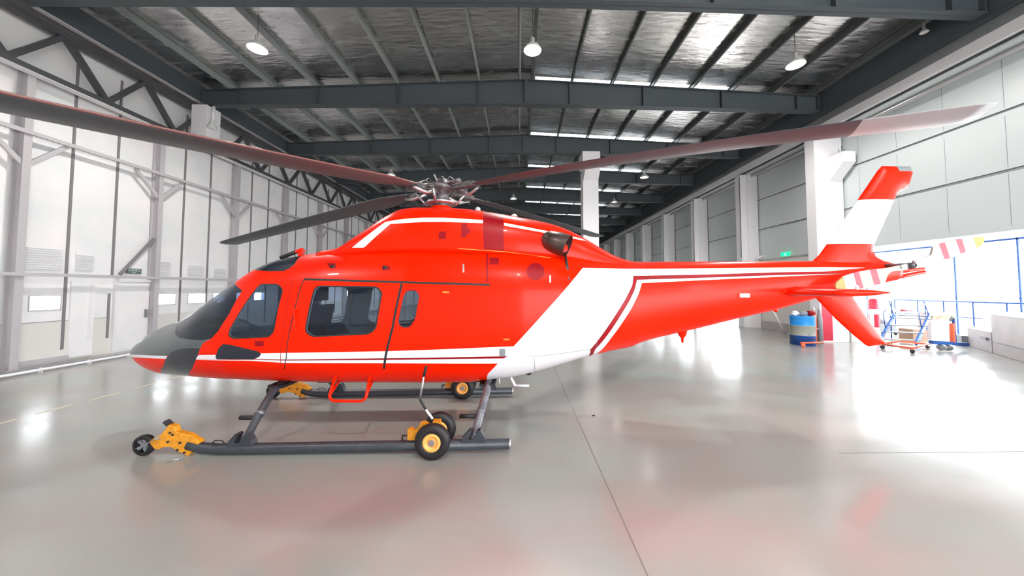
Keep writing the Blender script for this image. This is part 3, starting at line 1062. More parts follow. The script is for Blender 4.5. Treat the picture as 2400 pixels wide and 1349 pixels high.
# windows: rubber seal then glass
W_P = rounded([(612, 664), (652, 664.5), (664, 678), (642, 778), (630, 790.5), (545, 794), (534, 786), (538, 770), (600, 674)], 7)
W_C = rounded([(746, 668.4), (884, 670.5), (897, 684), (882, 770), (866, 783.5), (730, 790), (713, 776), (735, 677)], 12)
W_O = rounded([(952, 680), (974, 678), (984, 690), (974, 748), (960, 768), (941, 768), (932, 757), (944, 695)], 9)
B.cut(W_P, mat='black')
B.cut(W_C, mat='black')
B.cut(W_O, mat='crimson')
B.cut(shrink(W_P, 3.2), part='pilot_glass', mat='glass')
B.cut(shrink(W_C, 4), part='cabin_glass', mat='glass')
B.cut(shrink(W_O, 1.6), part='oval_glass', mat='glass')
B.cut([(523, 805.5), (541, 807.6), (604, 822.6), (611.6, 828.6), (608.6, 834.6), (595, 842), (508, 841.5), (505, 836), (512.5, 815)], part='chin_window', mat='navy')
# small things painted or let into the skin
circ = [(1255 + 21 * math.cos(t * math.pi / 12), 636 + 20.5 * math.sin(t * math.pi / 12)) for t in range(24)]
B.cut(circ, part='round_cover', mat='crimson')
B.cut([(1170, 817), (1184, 817), (1184, 835), (1170, 835)], part='rear_light', mat='grey')
B.line([(1300, 710), (1385, 713), (1396, 722), (1400, 760), (1398, 812)], .9, 'grey')
B.line([(1240, 835), (1270, 833), (1385, 818)], .9, 'grey')
B.line([(1251.5, 836), (1251.5, 872)], 1.1, 'grey')
B.line([(1517, 629), (1520, 645)], 1, 'grey')
B.cut([(597, 799), (618, 799), (618, 811), (597, 811)], part='door_latch', mat='crimson')
B.cut([(1037, 682), (1053, 682.5), (1053, 686.5), (1037, 686)], mat='yellow')
B.cut([(1180, 793), (1194, 793.5), (1194, 797), (1180, 796.5)], mat='yellow')
B.cut([(1147, 603), (1169.5, 604), (1169.5, 620), (1147, 619.5)], part='vent_plate', mat='crimson')
B.line([(1086, 618), (1086.5, 638)], 4, 'steel')
B.line([(1289.5, 645), (1289.5, 662)], 3.5, 'white')
B.cut([(766, 616), (786, 616), (788, 628), (772, 628)], part='air_scoop', mat='crimson')
B.cut([(895, 622), (914, 623), (915, 633), (897, 633)], part='air_scoop', mat='crimson')
B.cut([(1140, 590), (1145, 590), (1145, 660), (1140, 660)], mat='crimson')
B.line([(1073, 582), (1182, 589.5), (1290, 604)], 1.3, 'rim')
B.bm.verts.index_update()
B.bm.faces.index_update()

hull = B.emit('fuselage', 'fuselage', H)
B.emit('windscreen', 'windscreen', H, thick=.008, inner='screen')
B.emit('roof_window', 'roof_window', H, thick=.01, inner='navy')
for sd in (-1, 1):
    pd = B.emit('pilot_door', 'pilot_door', H, side=sd)
    B.emit('pilot_glass', 'door_window', pd, thick=.006, inner='glass', side=sd)
    B.emit('door_latch', 'door_latch', pd, thick=.02, side=sd)
    B.emit('chin_window', 'chin_window', pd, thick=.01, inner='navy', side=sd)
    sdo = B.emit('sliding_door', 'sliding_door', H, side=sd)
    B.emit('cabin_glass', 'door_window', sdo, thick=.006, inner='glass', side=sd)
    B.emit('oval_glass', 'oval_window', H, thick=.006, inner='glass', side=sd)
    B.emit('round_cover', 'round_cover', H, side=sd)
    B.emit('rear_light', 'side_light', H, side=sd)
    B.emit('vent_plate', 'vent_plate', H, side=sd)
    B.emit('air_scoop', 'air_scoop', H, side=sd)

K = Skin(cowl_bm, 'red', 'cowl')
K.cut([(825, 580), (903, 519.5), (948, 512.6), (990, 509.6), (1038, 509.6), (1137, 515.6), (1137, 523), (1038, 519.5), (990, 520), (915, 524.6), (856.6, 577), (852, 580)], mat='white')
K.cut([(1181.5, 521.6), (1290, 542.6), (1362.6, 559), (1376, 564), (1362, 562.5), (1285, 547), (1181.5, 528.5)], mat='white')
K.cut([(1137, 470), (1181.5, 478), (1181.5, 588), (1134, 584)], mat='crimson')
K.cut([(1029, 542), (1045, 542), (1045, 560), (1027, 560)], part='louvre', mat='crimson')
K.cut([(1081, 523), (1095, 523), (1095, 534), (1103, 538), (1102, 546), (1093, 550), (1092, 556), (1081, 556)], mat='crimson')
K.line([(1073, 582), (1182, 589.5), (1290, 604)], 1.3, 'rim')
K.bm.verts.index_update()
K.bm.faces.index_update()
ck = K.emit('cowl', 'engine_cowl', H)
for sd in (-1, 1):
    K.emit('louvre', 'louvre_plate', ck, side=sd)

# cabin inside: floor, bulkhead, seats, panel
MB().prism([(-4.3, YC - .3, .72), (-3.6, YC - .45, .72), (-.85, YC - .52, .72), (-.85, YC + .52, .72), (-3.6, YC + .45, .72), (-4.3, YC + .3, .72)], (0, 0, .05), 'trim').build('cabin_floor', H)
rg = [Vector((p.x, YC + (p.y - YC) * .95, 1.5 + (p.z - 1.5) * .95)) for p in body_ring(-.85, 40)]
MB().prism(rg, (.03, 0, 0), 'trim').build('bulkhead', H)
MB().prism([(-4.5, YC - .32, .78), (-4.15, YC - .32, .78), (-4.05, YC - .32, 1.3), (-4.2, YC - .32, 1.36), (-4.5, YC - .32, 1.2)], (0, .64, 0), 'trim').build('instrument_panel', H)
for x, yy, d in ((-3.35, -.38, 1), (-3.35, .38, 1), (-1.35, -.45, 1), (-1.35, .0, 1), (-1.35, .45, 1), (-2.55, -.4, -1), (-2.55, .4, -1)):
    y = YC + yy
    w = .22 if d == 1 and x < -3 else .2
    s_ = MB().box((x - .28 * (d > 0) - .0, y - w, .98), (x + .22 + (.06 if d < 0 else 0), y + w, 1.10), 'seat').box((x - .2, y - w * .8, .74), (x + .15, y + w * .8, .98), 'trim').build('seat', H, bevel=.03)
    xb_ = x + .2 if d > 0 else x - .12
    zt_ = 1.6 if x < -3 else (1.3 if d < 0 else 1.5)
    MB().prism([(xb_, y - w, 1.05), (xb_ + .12 * d, y - w, 1.05), (xb_ + .22 * d, y - w, zt_), (xb_ + .12 * d, y - w, zt_)], (0, 2 * w, 0), 'seat').build('backrest', s_, bevel=.02)
    if x < -3:
        MB().box((xb_ + .1 * d - .04, y - .12, 1.66), (xb_ + .1 * d + .06, y + .12, 1.88), 'seat').tube([(xb_ + .1 * d, y, 1.58), (xb_ + .1 * d, y, 1.7)], .012, 'steel').build('headrest', s_, bevel=.03)
q = MB()
q.tube([(-4.0, YC - .38, .8), (-3.85, YC - .38, 1.1), (-3.92, YC - .38, 1.3)], .015, 'black').build('control_stick', H)
q = MB().tube([(-2.75, YC + .70, 1.25), (-2.72, YC + .70, 1.85), (-1.5, YC + .70, 1.93)], .014, 'steel')
q.tube([(-2.75, YC + .70, 1.25), (-1.5, YC + .70, 1.3)], .014, 'steel')
q.build('cabin_rail', H)

# tail fin, ventral fin, stabiliser


def fin(name, pxpoly, Y, thick, mat, bands=None):
    """flat lens-section surface from a traced outline; bands: (lower px y, upper px y, material)"""
    pts = [at(x, y, Y) for x, y in pxpoly]
    bm = bmesh.new()
    vv = [bm.verts.new((p.x, Y, p.z)) for p in pts]
    for t3 in tessellate_polygon([[Vector((p.x, p.z, 0)) for p in pts]]):
        bm.faces.new([vv[i] for i in t3])
    x0, x1 = min(p.x for p in pts), max(p.x for p in pts)
    z0, z1 = min(p.z for p in pts), max(p.z for p in pts)
    for v, no in [((x, Y, 0), (1, 0, 0)) for x in [x0 + .04 * i for i in range(1, int((x1 - x0) / .04) + 1)]] + [((0, Y, z), (0, 0, 1)) for z in [z0 + .06 * i for i in range(1, int((z1 - z0) / .06) + 1)]] + [((0, Y, at(2000, b, Y).z), (0, 0, 1)) for b in (bands or [])]:
        bmesh.ops.bisect_plane(bm, geom=bm.verts[:] + bm.edges[:] + bm.faces[:], dist=1e-5, plane_co=v, plane_no=no)
    edges = [(pts[i], pts[(i + 1) % len(pts)]) for i in range(len(pts))]

    def dist(p):
        best = 9
        for a, b in edges:
            ax, az, bx, bz = a.x, a.z, b.x, b.z
            t = max(0, min(1, ((p.x - ax) * (bx - ax) + (p.z - az) * (bz - az)) / ((bx - ax)**2 + (bz - az)**2 + 1e-9)))
            best = min(best, math.hypot(p.x - ax - t * (bx - ax), p.z - az - t * (bz - az)))
        return best
    bm.verts.ensure_lookup_table()
    o = MB()
    vs = []
    hh = []
    for v in bm.verts:
        h = thick * (min(dist(v.co) / .16, 1.0)) ** .5 * .5 + .004
        hh.append(h)
    bm.verts.index_update()
    n = len(bm.verts)
    vs = [(v.co.x, Y - h, v.co.z) for v, h in zip(bm.verts, hh)] + [(v.co.x, Y + h, v.co.z) for v, h in zip(bm.verts, hh)]
    for f in bm.faces:
        ids = [v.index for v in f.verts]
        m_ = mat(f.calc_center_median()) if callable(mat) else mat
        k = o.mi(m_)
        o.f += [tuple(ids), tuple(i + n for i in ids[::-1])]
        o.m += [k, k]
        o.sm += [True, True]
    for e in bm.edges:
        if len(e.link_faces) == 1:
            a, b = e.verts[0].index, e.verts[1].index
            o.f.append((a, b, b + n, a + n))
            o.m.append(o.mi(mat(e.link_faces[0].calc_center_median()) if callable(mat) else mat))
            o.sm.append(False)
    o.v = vs
    bm.free()
    return o


ZB1, ZB2 = at(2000, 572, YC).z, at(2000, 469, YC).z
gx = at(2100, 395, YC).x


def finmat(c):
    if c.z > at(2000, 403, YC).z and c.x > gx:
        return 'grey'
    return 'white' if ZB1 < c.z < ZB2 else 'red'


fin('tail_fin', [(1880, 640), (1905, 611), (1920, 597), (1938, 572), (2010, 469), (2058, 398), (2066, 389), (2134, 390.5), (2138, 405), (2134, 421), (2126, 440), (2110, 448), (2100, 458), (2095, 469), (2048, 572), (2047, 590), (2054, 602), (2072, 611), (2110, 620), (2110, 640)], YC, .13, finmat, [572, 469, 403]).build('tail_fin', H)
fin('ventral_fin', [(1885, 690), (1913, 699), (1960, 748), (2002, 786), (2028, 808), (2036, 811), (2072, 806), (2076, 803), (1994, 690), (1980, 672), (1900, 672)], YC, .10, 'red').build('ventral_fin', H)
# stabiliser: a wing lying across the boom
q = MB()
secs = []
for k, (yy, xl, xt, tt) in enumerate(((-1.0, 3.84, 4.40, .06), (-.94, 3.76, 4.42, .09), (-.15, 3.74, 4.52, .11), (.15, 3.74, 4.52, .11), (.94, 3.76, 4.42, .09), (1.0, 3.84, 4.40, .06))):
    r = []
    for i in range(20):
        t = 2 * math.pi * i / 20
        u = (1 - math.cos(t)) / 2
        r.append((xl + (xt - xl) * u, YC + yy, 1.795 + math.copysign(1, math.sin(t)) * tt * .5 * (abs(math.sin(t)) ** .8) * (1.25 - u * .6) + .0))
    secs.append(r)
vs = [p for r in secs for p in r]
fs = [(a * 20 + i, a * 20 + (i + 1) % 20, (a + 1) * 20 + (i + 1) % 20, (a + 1) * 20 + i) for a in range(5) for i in range(20)] + [tuple(range(20)), tuple(range(100, 120))[::-1]]
q.add(vs, fs, 'red', True)
stb = q.build('stabiliser', H)
for s in (-1, 1):
    MB().lathe([(-.12, .01), (-.06, .05), (.05, .075), (.18, .06), (.34, .02)], (3.84, YC + s * .22, 1.80), (1, 0, 0), 'red', n=14).build('root_cuff', stb)
q = MB().lathe([(0, .0), (.02, .018), (.05, .02), (.07, .0)], (4.02, YC - .97, 1.82), (0, 0, 1), 'white', n=10)
q.build('nav_light', stb)

# tail rotor
TRC = at(2132, 622, 4.57)
tr_hub = MB().tube([(TRC.x, YC, TRC.z), (TRC.x, 4.51, TRC.z)], [.05, .035], 'dsteel').lathe([(-.03, .02), (-.03, .045), (.03, .045), (.05, .02)], (TRC.x, 4.55, TRC.z), (0, -1, 0), 'dsteel', n=16)
tr_hub.beam(TRC + Vector((-.14, 0, -.02)), TRC + Vector((.16, 0, .03)), .05, .05, 'steel')
tr_hub.tube([TRC + Vector((-.1, .05, -.06)), TRC + Vector((.02, -.05, .03)), TRC + Vector((.14, .04, .05))], .014, 'steel')
tro = tr_hub.build('tail_rotor', H)


def trb(poly, cuts):
    P = [at(x, y, 4.57) for x, y in poly]
    ax = (P[-1] - P[0])

    def mf(c):
        px = CX + F_PX * (c - C0).dot(RT) / (c - C0).dot(FW)
        py = CY - F_PX * (c - C0).dot(UP) / (c - C0).dot(FW)
        u = px - (py - 620) * (-.42)
        for lo, hi, m_ in cuts:
            if lo <= u < hi:
                return m_
        return 'cream'
    o = fin('x', poly, 4.57, .03, mf, [])
    return o


def trb2(poly, cuts):
    """blade with painted bands split by slanted cuts"""
    pts = [at(x, y, 4.57) for x, y in poly]
    bm = bmesh.new()
    bm.faces.new([bm.verts.new((p.x, 4.57, p.z)) for p in pts])
    planes = []
    for (xa, ya), (xb, yb), m_ in cuts:
        a, b = at(xa, ya, 4.57), at(xb, yb, 4.57)
        d = (b - a)
        no = Vector((d.z, 0, -d.x)).normalized()
        if no.x < 0:
            no = -no
        planes.append((a, no, m_))
        bmesh.ops.bisect_plane(bm, geom=bm.verts[:] + bm.edges[:] + bm.faces[:], dist=1e-5, plane_co=(a.x, 4.57, a.z), plane_no=no)
    o = MB()
    for f in bm.faces:
        c = f.calc_center_median()
        mt = 'cream'
        for a, no, m_ in planes:
            if (c - Vector((a.x, 4.57, a.z))).dot(no) > 0:
                mt = m_
        o.prism([(v.co.x, 4.557, v.co.z) for v in f.verts], (0, .026, 0), mt)
    bm.free()
    return o


trb2([(2140, 610), (2165, 603), (2180, 597), (2185, 579), (2191, 574), (2240, 560.5), (2283, 555.7), (2301, 554.4), (2304, 559), (2303.5, 568), (2293, 579), (2260, 591), (2220, 607), (2190, 610), (2165, 619), (2140, 626)],
     [((2198, 573), (2211, 607), 'bladered'), ((2212, 568), (2224, 604), 'cream'), ((2237, 561), (2249, 594), 'bladered'), ((2251, 558), (2261, 590), 'bandwhite'), ((2277, 555), (2286, 581), 'yellow')]).build('tail_blade', tro)
trb2([(1957, 668), (1960.7, 660), (1976, 647), (2006, 637), (2041, 631), (2074, 628), (2126, 618), (2126, 632), (2090, 636), (2082, 640), (2077, 648), (2073, 661), (2061.5, 665), (2021, 676), (1962, 677.5), (1957, 674)],
     [((1900, 660), (1900, 680), 'yellow'), ((1974, 646), (1981, 676), 'bandwhite'), ((1998, 640), (2008, 678), 'bladered'), ((2011, 636), (2022, 676), 'cream'), ((2036, 632), (2047, 668), 'bladered'), ((2052, 630), (2062, 665), 'cream')]).build('tail_blade', tro)
# tail bumper frame behind the boom end
MB().tube([at(2064, 657, YC), at(2166, 637, YC)], .03, 'red').tube([at(2070, 640, YC), at(2166, 629, YC)], [.045, .02], 'red').build('tail_bumper', H)

# main rotor
HUB = Vector((-1.12, YC, 3.28))
hb = MB().lathe([(-.30, .13), (-.22, .13), (-.16, .10), (-.05, .10), (-.02, .20), (.02, .22), (.06, .20), (.10, .10), (.16, .07), (.18, .0)], HUB, (0, 0, 1), 'dsteel', n=24)
hb.lathe([(-.22, .12), (-.215, .21), (-.20, .22), (-.18, .21), (-.17, .12)], HUB, (0, 0, 1), 'steel', n=28)
rotor = hb.build('rotor_head', H)
MB().lathe([(-.32, .16), (-.26, .15), (-.235, .10)], HUB, (0, 0, 1), 'red', n=20).build('mast_base', rotor)
BL = [(-29.35, .0208, -.0089, 5.21, 'blade'), (156.4, -.092, -.0018, 5.21, 'bladegrey'), (-121.2, -.1433, .0094, 5.2, 'bladegrey'), (51.0, 0.0, -.002, 5.2, 'bladegrey')]
for az, c1, c2, R, mt in BL:
    a = math.radians(az)
    ex, ey = Vector((math.cos(a), math.sin(a), 0)), Vector((-math.sin(a), math.cos(a), 0))

    def ctr(r):
        return HUB + ex * r + Vector((0, 0, c1 * r + c2 * r * r))
    # grip, damper, pitch link
    g = MB().beam(ctr(.16), ctr(.50), .10, .05, 'dsteel').beam(ctr(.38), ctr(.60), .12, .065, 'dsteel').beam(ctr(.34) + Vector((0, 0, .035)), ctr(.56) + Vector((0, 0, .035)), .09, .012, 'steel').tube([ctr(.2) + ey * .09 - Vector((0, 0, .05)), ctr(.42) + ey * .12 - Vector((0, 0, .09)), ctr(.6) + ey * .07 - Vector((0, 0, .03))], .022, 'steel')
    g.tube([ctr(.15) - ey * .07 + Vector((0, 0, .05)), ctr(.4) - ey * .08 + Vector((0, 0, .06))], .03, 'dsteel')
    grip = g.build('blade_grip', rotor)
    lt = ctr(.33) + ey * .16
    MB().tube([lt - Vector((0, 0, .03)), Vector((HUB.x, HUB.y, HUB.z - .235)) + ex * .2 + ey * .08], .016, 'steel').tube([ctr(.33), lt], .018, 'dsteel').build('pitch_link', rotor)
    # blade
    n = 60
    N = 16
    vs, fs, ms = [], [], []
    b = MB()
    ch0 = .37
    rs = [.55 + (R - .55) * i / n for i in range(n + 1)]
    for r in rs:
        t = (r - .55) / (R - .55)
        ch = ch0 * min(1, .45 + (r - .55) * 1.1)
        sweep = 0.0
        if t > .965:
            ch *= 1 - (t - .965) / .035 * .12
            sweep = -(t - .965) / .035 * .02
        th = .05 * (1 if t < .9 else 1 - (t - .9) * 3)
        pt = math.radians(9 - 9 * t) * (1 if az != -121.2 else .6)
        c = ctr(r)
        for i in range(N):
            q_ = 2 * math.pi * i / N
            u = math.cos(q_) * .5
            zz = math.sin(q_) * .5 * th * (1.0 if u > 0 else 1.0 + u * 1.3)
            yv = u * ch + sweep + .03
            vs.append(c + ey * (yv * math.cos(pt)) + Vector((0, 0, zz + yv * math.sin(pt))))
    for j in range(n):
        tm = (rs[j] - .55) / (R - .55)
        for i in range(N):
            f = (j * N + i, j * N + (i + 1) % N, (j + 1) * N + (i + 1) % N, (j + 1) * N + i)
            m_ = mt
            lead = i in (0, 1, 15)
            if az == -29.35 and tm > .835:
                m_ = 'bandwhite'
            elif tm < .16 and i in (1, 2, 3, 4, 5, 6):
                m_ = 'steel' if az != 156.4 else 'white'  # bright glint on top of the root, put into the colour
            elif az == -121.2 and lead:
                m_ = 'bladebrown'
            fs.append((f, m_))
    o_ = len(b.v)
    b.v += [tuple(v) for v in vs]
    for f, m_ in fs:
        b.f.append(f)
        b.m.append(b.mi(m_))
        b.sm.append(True)
    b.f += [tuple(range(N))[::-1], tuple(range(n * N, n * N + N))]
    b.m += [b.mi(mt), b.mi('bandwhite' if az == -29.35 else mt)]
    b.sm += [False, False]
    bl = b.build('rotor_blade', rotor)
    if az == -29.35:
        bl['label'] = 'mauve blade with a pale tip'
q = MB()
random.seed(3)
for k in range(14):
    t = 2 * math.pi * k / 14
    p0 = HUB + Vector((math.cos(t) * .12, math.sin(t) * .12, .05))
    q.tube([p0, p0 + Vector((math.cos(t) * .12, math.sin(t) * .12, .05 + random.random() * .05)), p0 + Vector((math.cos(t + .4) * .26, math.sin(t + .4) * .26, -.02))], .009, 'dsteel' if k % 2 else 'steel', n=6)
q.build('hydraulic_hoses', rotor)

# wire cutter, beacon, exhaust, aerials
wc = MB().tube([at(658, 604, YC), at(696, 589, YC)], .028, 'black').tube([at(661, 606, YC), at(668, 610, YC)], .012, 'black').build('wire_cutter', H)
MB().tube([at(694, 590, YC), at(710, 585, YC)], .03, 'red').beam(at(708, 584, YC), at(705, 603, YC), .05, .07, 'red').build('cutter_bracket', wc)
MB().lathe([(0, .05), (.02, .05), (.02, .035), (.06, .035), (.08, .0)], at(1120, 497, YC - .05), (0, 0, 1), 'lampw', n=16).build('beacon', H)
MB().lathe([(0, .05), (.03, .04), (.05, 0)], at(1205, 508, YC), (0, 0, 1), 'lampw', n=12).build('beacon', H)
for s in (-1, 1):
    def mir(v):
        return Vector((v.x, YC + s * (YC - v.y) * 1.0, v.z)) if s > 0 else v
    p = [mir(at(1272, 560, 4.61)), mir(at(1290, 564, 4.47)), mir(at(1312, 570, 4.38)), mir(at(1331, 577, 4.34))]
    q = MB().tube(p, [.08, .135, .145, .145], 'exhaust', n=24, cap=False)
    q.tube([p[3] + (p[2] - p[3]) * .02, p[2], p[1]], [.135, .13, .10], 'exhaust', n=24, cap=False)
    q.lathe([(0, .0), (0.0, .09)], p[1], p[3] - p[1], 'black', n=20)
    ex_ = q.build('exhaust_pipe', H)
    MB().tube([mir(at(1325, 594, 4.41)), mir(at(1329, 622, 4.33)), mir(at(1333, 656, 4.23))], [.014, .02, .012], 'exhaust', n=8, flat=.4).build('cover_strap', ex_)
MB().tube([at(1197, 884, 4.8), at(1207, 903, 4.8)], .02, 'white').tube([at(1206, 903, 4.8), at(1240, 903.5, 4.8)], .016, 'white').tube([at(1170, 884, 4.8), at(1171, 898, 4.8)], .008, 'white').build('belly_aerial', H)
MB().lathe([(0, .07), (-.06, .05), (-.10, .02), (-.16, .015), (-.17, 0)], at(1599, 776, YC), (0, 0, 1), 'red', n=12).build('belly_lamp', H)
MB().lathe([(0, .04), (-.03, .035), (-.04, 0)], at(1239, 872, YC - .1), (0, 0, 1), 'black', n=12).build('drain_cap', H)
MB().tube([at(1812, 722, YC), at(1820, 728, YC)], .03, 'red').build('tail_skid_mount', H)
MB().box(tuple(at(1745, 692, YC - .28) - Vector((.07, .015, .03))), tuple(at(1745, 692, YC - .28) + Vector((.07, .05, .03))), 'lampw').build('side_aerial', H, bevel=.01)
q = MB().tube([at(1460, 718, 4.63), at(1700, 700, 4.695), at(1850, 688, 4.74)], .007, 'red', n=6)
q.build('boom_rib', H)
MB().tube([at(700, 722, 4.11), at(690, 727, 4.10), at(690, 770, 4.08), at(700, 776, 4.09)], .012, 'red', n=8).build('grab_handle', H)
MB().tube([at(448, 742, 4.56), at(458, 733, 4.56), at(515, 700, 4.56)], .01, 'black', n=6).build('wiper', H)
q = MB()
for (x, y) in ((780, 625), (902, 627)):
    hx_, hz_ = B.hit(x, y)
    hy_ = (C0 + ray(x, y) * (B.tree.ray_cast(C0, ray(x, y))[3])).y
    MB().lathe([(-.01, .0), (-.01, .026), (.03, .024), (.03, 0)], (hx_, hy_, hz_), (0, 1, 0), 'black', n=12).build('scoop_hole', H)

# red side step
SY = 4.12
q = MB().tube([at(786, 882, SY + .12), at(772, 927, SY), at(775, 935, SY), at(783, 939, SY), at(846, 939.5, SY), at(853, 936, SY), at(858, 930, SY), at(867, 882, SY + .12)], .017, 'red', n=10)
q.tube([at(773, 925, SY), at(795, 893, SY + .3)], .014, 'red', n=8).tube([at(857, 930, SY), at(873, 893, SY + .3)], .014, 'red', n=8)
q.build('boarding_step', H)

# landing gear
for s in (-1, 1):
    y = YC + s * 1.0
    q = MB().tube([(-3.66, y, .115), (-3.52, y, .075), (-3.36, y, .062), (-3.1, y, .062), (-1.6, y, .075), (-.10, y, .09)], [.058] * 6, 'skid', n=16)
    sk = q.build('skid', H)
    MB().lathe([(0, .055), (.012, .05), (.02, .02), (.021, 0)], (-.10, y, .09), (1, 0, 0), 'steel', n=16).build('end_cap', sk)
    for x, z in ((-3.08, .07), (-.50, .088)):
        MB().prism([(x - .15, y - .045, z), (x + .15, y - .045, z), (x + .12, y - .045, z + .09), (x + .075, y - .045, z + .17), (x + .045, y - .045, z + .16), (x - .0, y - .045, z + .075), (x - .06, y - .045, z + .07), (x - .02, y - .045, z + .16), (x - .05, y - .045, z + .17), (x - .13, y - .045, z + .08)], (0, .09, 0), 'skid').build('saddle', sk)
    MB().tube([(-3.42, y, .12), (-3.38, y, .155), (-3.3, y, .15), (-3.27, y, .11)], .007, 'black', n=6).build('tie_ring', sk)
for x, xt, r, mt, st_ in ((-3.08, -3.08, .042, 'skid', 1), (-.50, -.40, .05, 'tube', -1)):
    pts = []
    for s in (-1, 1):
        pl = [(xt, YC + s * .3, .60), (xt, YC + s * .42, .60), (xt, YC + s * .56, .55), ((x + xt) / 2, YC + s * .76, .36), (x, YC + s * .93, .17), (x, YC + s * 1.0, .12)]
        pts = pl[::-1] if s < 0 else pts + pl
        if s < 0:
            first = pts
    q = MB().tube(first + [(xt, YC + .3, .60), (xt, YC + .42, .60), (xt, YC + .56, .55), ((x + xt) / 2, YC + .76, .36), (x, YC + .93, .17), (x, YC + 1.0, .12)], r, mt, n=16)
    ct = q.build('cross_tube', H)
    for s in (-1, 1):
        MB().tube([(x, YC + s * .79, .325), (x - .2, YC + s * .79, .325)], .026, 'black', n=10).tube([((x + xt) / 2 - .0, YC + s * .76 - .012, .345), ((x + xt) / 2, YC + s * .76 + .03, .375)], r + .008, 'tube', n=14).build('foot_peg', ct)
    MB().box((xt - .1, YC - .5, .585), (xt + .1, YC + .5, .62), 'black').build('tube_fairing', H)

# ------------------------------------------------------------ ground handling wheels clamped on the skids
for s in (-1, 1):
    y = YC + s * 1.0
    near = s < 0
    w = thing('handling_wheels', (-.93, y, 0), 'pair of black rubber wheels with orange rims clamped on the %s skid' % ('nearer' if near else 'farther'), 'wheel set', 'ground handling wheels on the skids')
    for dy in (-.155, .19):
        c = (-.93, y + dy, .192)
        MB().lathe([(-.045, .095), (-.055, .12), (-.05, .165), (-.035, .184), (-.012, .191), (.012, .191), (.035, .184), (.05, .165), (.055, .12), (.045, .095)], c, (0, 1, 0), 'tyre', n=40).build('tyre', w)
        MB().lathe([(-.05, .0), (-.052, .02), (-.05, .035)], c, (0, 1, 0), 'steel', n=24).lathe([(-.046, .035), (-.03, .045), (-.03, .055), (-.05, .06), (-.054, .088), (-.048, .098), (.048, .098), (.052, .088), (.03, .06), (.03, .03), (.03, 0)], c, (0, 1, 0), 'rim', n=32).build('rim', w)
    q = MB()
    q.tube([(-.93, y - .1, .192), (-.93, y + .12, .192)], .022, 'steel')
    q.prism([(-1.24, y - .03, .15), (-.98, y - .03, .15), (-.98, y - .03, .30), (-1.05, y - .03, .345), (-1.10, y - .03, .34), (-1.13, y - .03, .27), (-1.17, y - .03, .25), (-1.20, y - .03, .28), (-1.24, y - .03, .27)], (0, .06, 0), 'orange')
    q.box((-.96, y - .04, .31), (-.88, y + .04, .36), 'orange')
    q.box((-.96, y - .035, .15), (-.90, y + .035, .31), 'orange')
    q.tube([(-1.3, y - .02, .15), (-1.3, y - .02, .2), (-1.2, y - .02, .2)], .01, 'black', n=6)
    q.build('clamp_bracket', w)
    if near:
        P = [at(1014, 981, y), at(998, 959, y), at(984, 935, y), at(993.5, 881, y), at(999, 858, y)]
        q = MB().tube([P[0], P[1]], .013, 'white').tube([P[1], P[2]], .013, 'black').tube([P[2], P[3]], .012, 'steel').tube([P[3], P[4]], .015, 'black')
        q.build('pump_lever', w)
    else:
        MB().tube([(-.9, y, .35), (-.85, y, .42)], .013, 'white').build('pump_lever', w)

for s in (-1, 1):
    y = YC + s * 1.0
    near = s < 0
    w = thing('skid_caster', (-4.0, y, 0), 'orange skid toe bracket with a caster wheel, on the %s skid' % ('nearer' if near else 'farther'), 'caster', 'skid toe casters')
    c = Vector((-4.15, y, .113))
    MB().lathe([(-.03, .07), (-.035, .09), (-.025, .108), (0, .113), (.025, .108), (.035, .09), (.03, .07)], c, (0, 1, 0), 'tyre', n=32).build('tyre', w)
    q = MB().lathe([(-.02, .0), (-.025, .02), (.025, .02), (.02, 0)], c, (0, 1, 0), 'grey', n=16)
    for k in range(5):
        t = 2 * math.pi * k / 5
        q.beam(c, c + Vector((math.cos(t) * .08, 0, math.sin(t) * .08)), .03, .022, 'grey', up=(0, 1, 0))
    q.build('wheel_spokes', w)
    q = MB()
    a = Vector((-3.97, y, .20))
    for d in (-.045, .045):
        q.beam(c + Vector((-.02, d, -.01)), a + Vector((0, d, 0)), .006, .05, 'steel', up=(0, 1, 0))
    q.beam(a + Vector((0, -.05, 0)), a + Vector((0, .05, 0)), .06, .02, 'steel')
    q.build('fork', w)
    yo = YC - 1.0

    def mv(px, py):
        p = at(px, py, yo)
        return Vector((p.x, y - .035, p.z))
    body = [(476, 1033), (446, 1065), (420, 1052), (406, 1044), (382, 1045), (380, 1050), (368, 1048), (356, 1032), (368, 1022), (380, 1018), (396, 1002), (400, 991), (416, 997), (418, 1008), (450, 1016)]
    MB().prism([mv(*p) for p in body], (0, .07, 0), 'orange').build('bracket', w, bevel=.008)
    q = MB()
    p = [mv(*p) for p in ((388, 987), (394, 982), (405, 991), (398, 997))]
    q.prism(p, (0, .05, 0), 'skid')
    q.build('handle_stub', w)
    for px, py in ((407, 1010), (413, 1015), (402, 1031), (430, 1033), (424, 1050), (440, 1056)):
        v = mv(px, py)
        MB().lathe([(-.012, .0), (-.012, .012), (.0, .012)], v, (0, 1, 0), 'black', n=8).build('bolt', w)

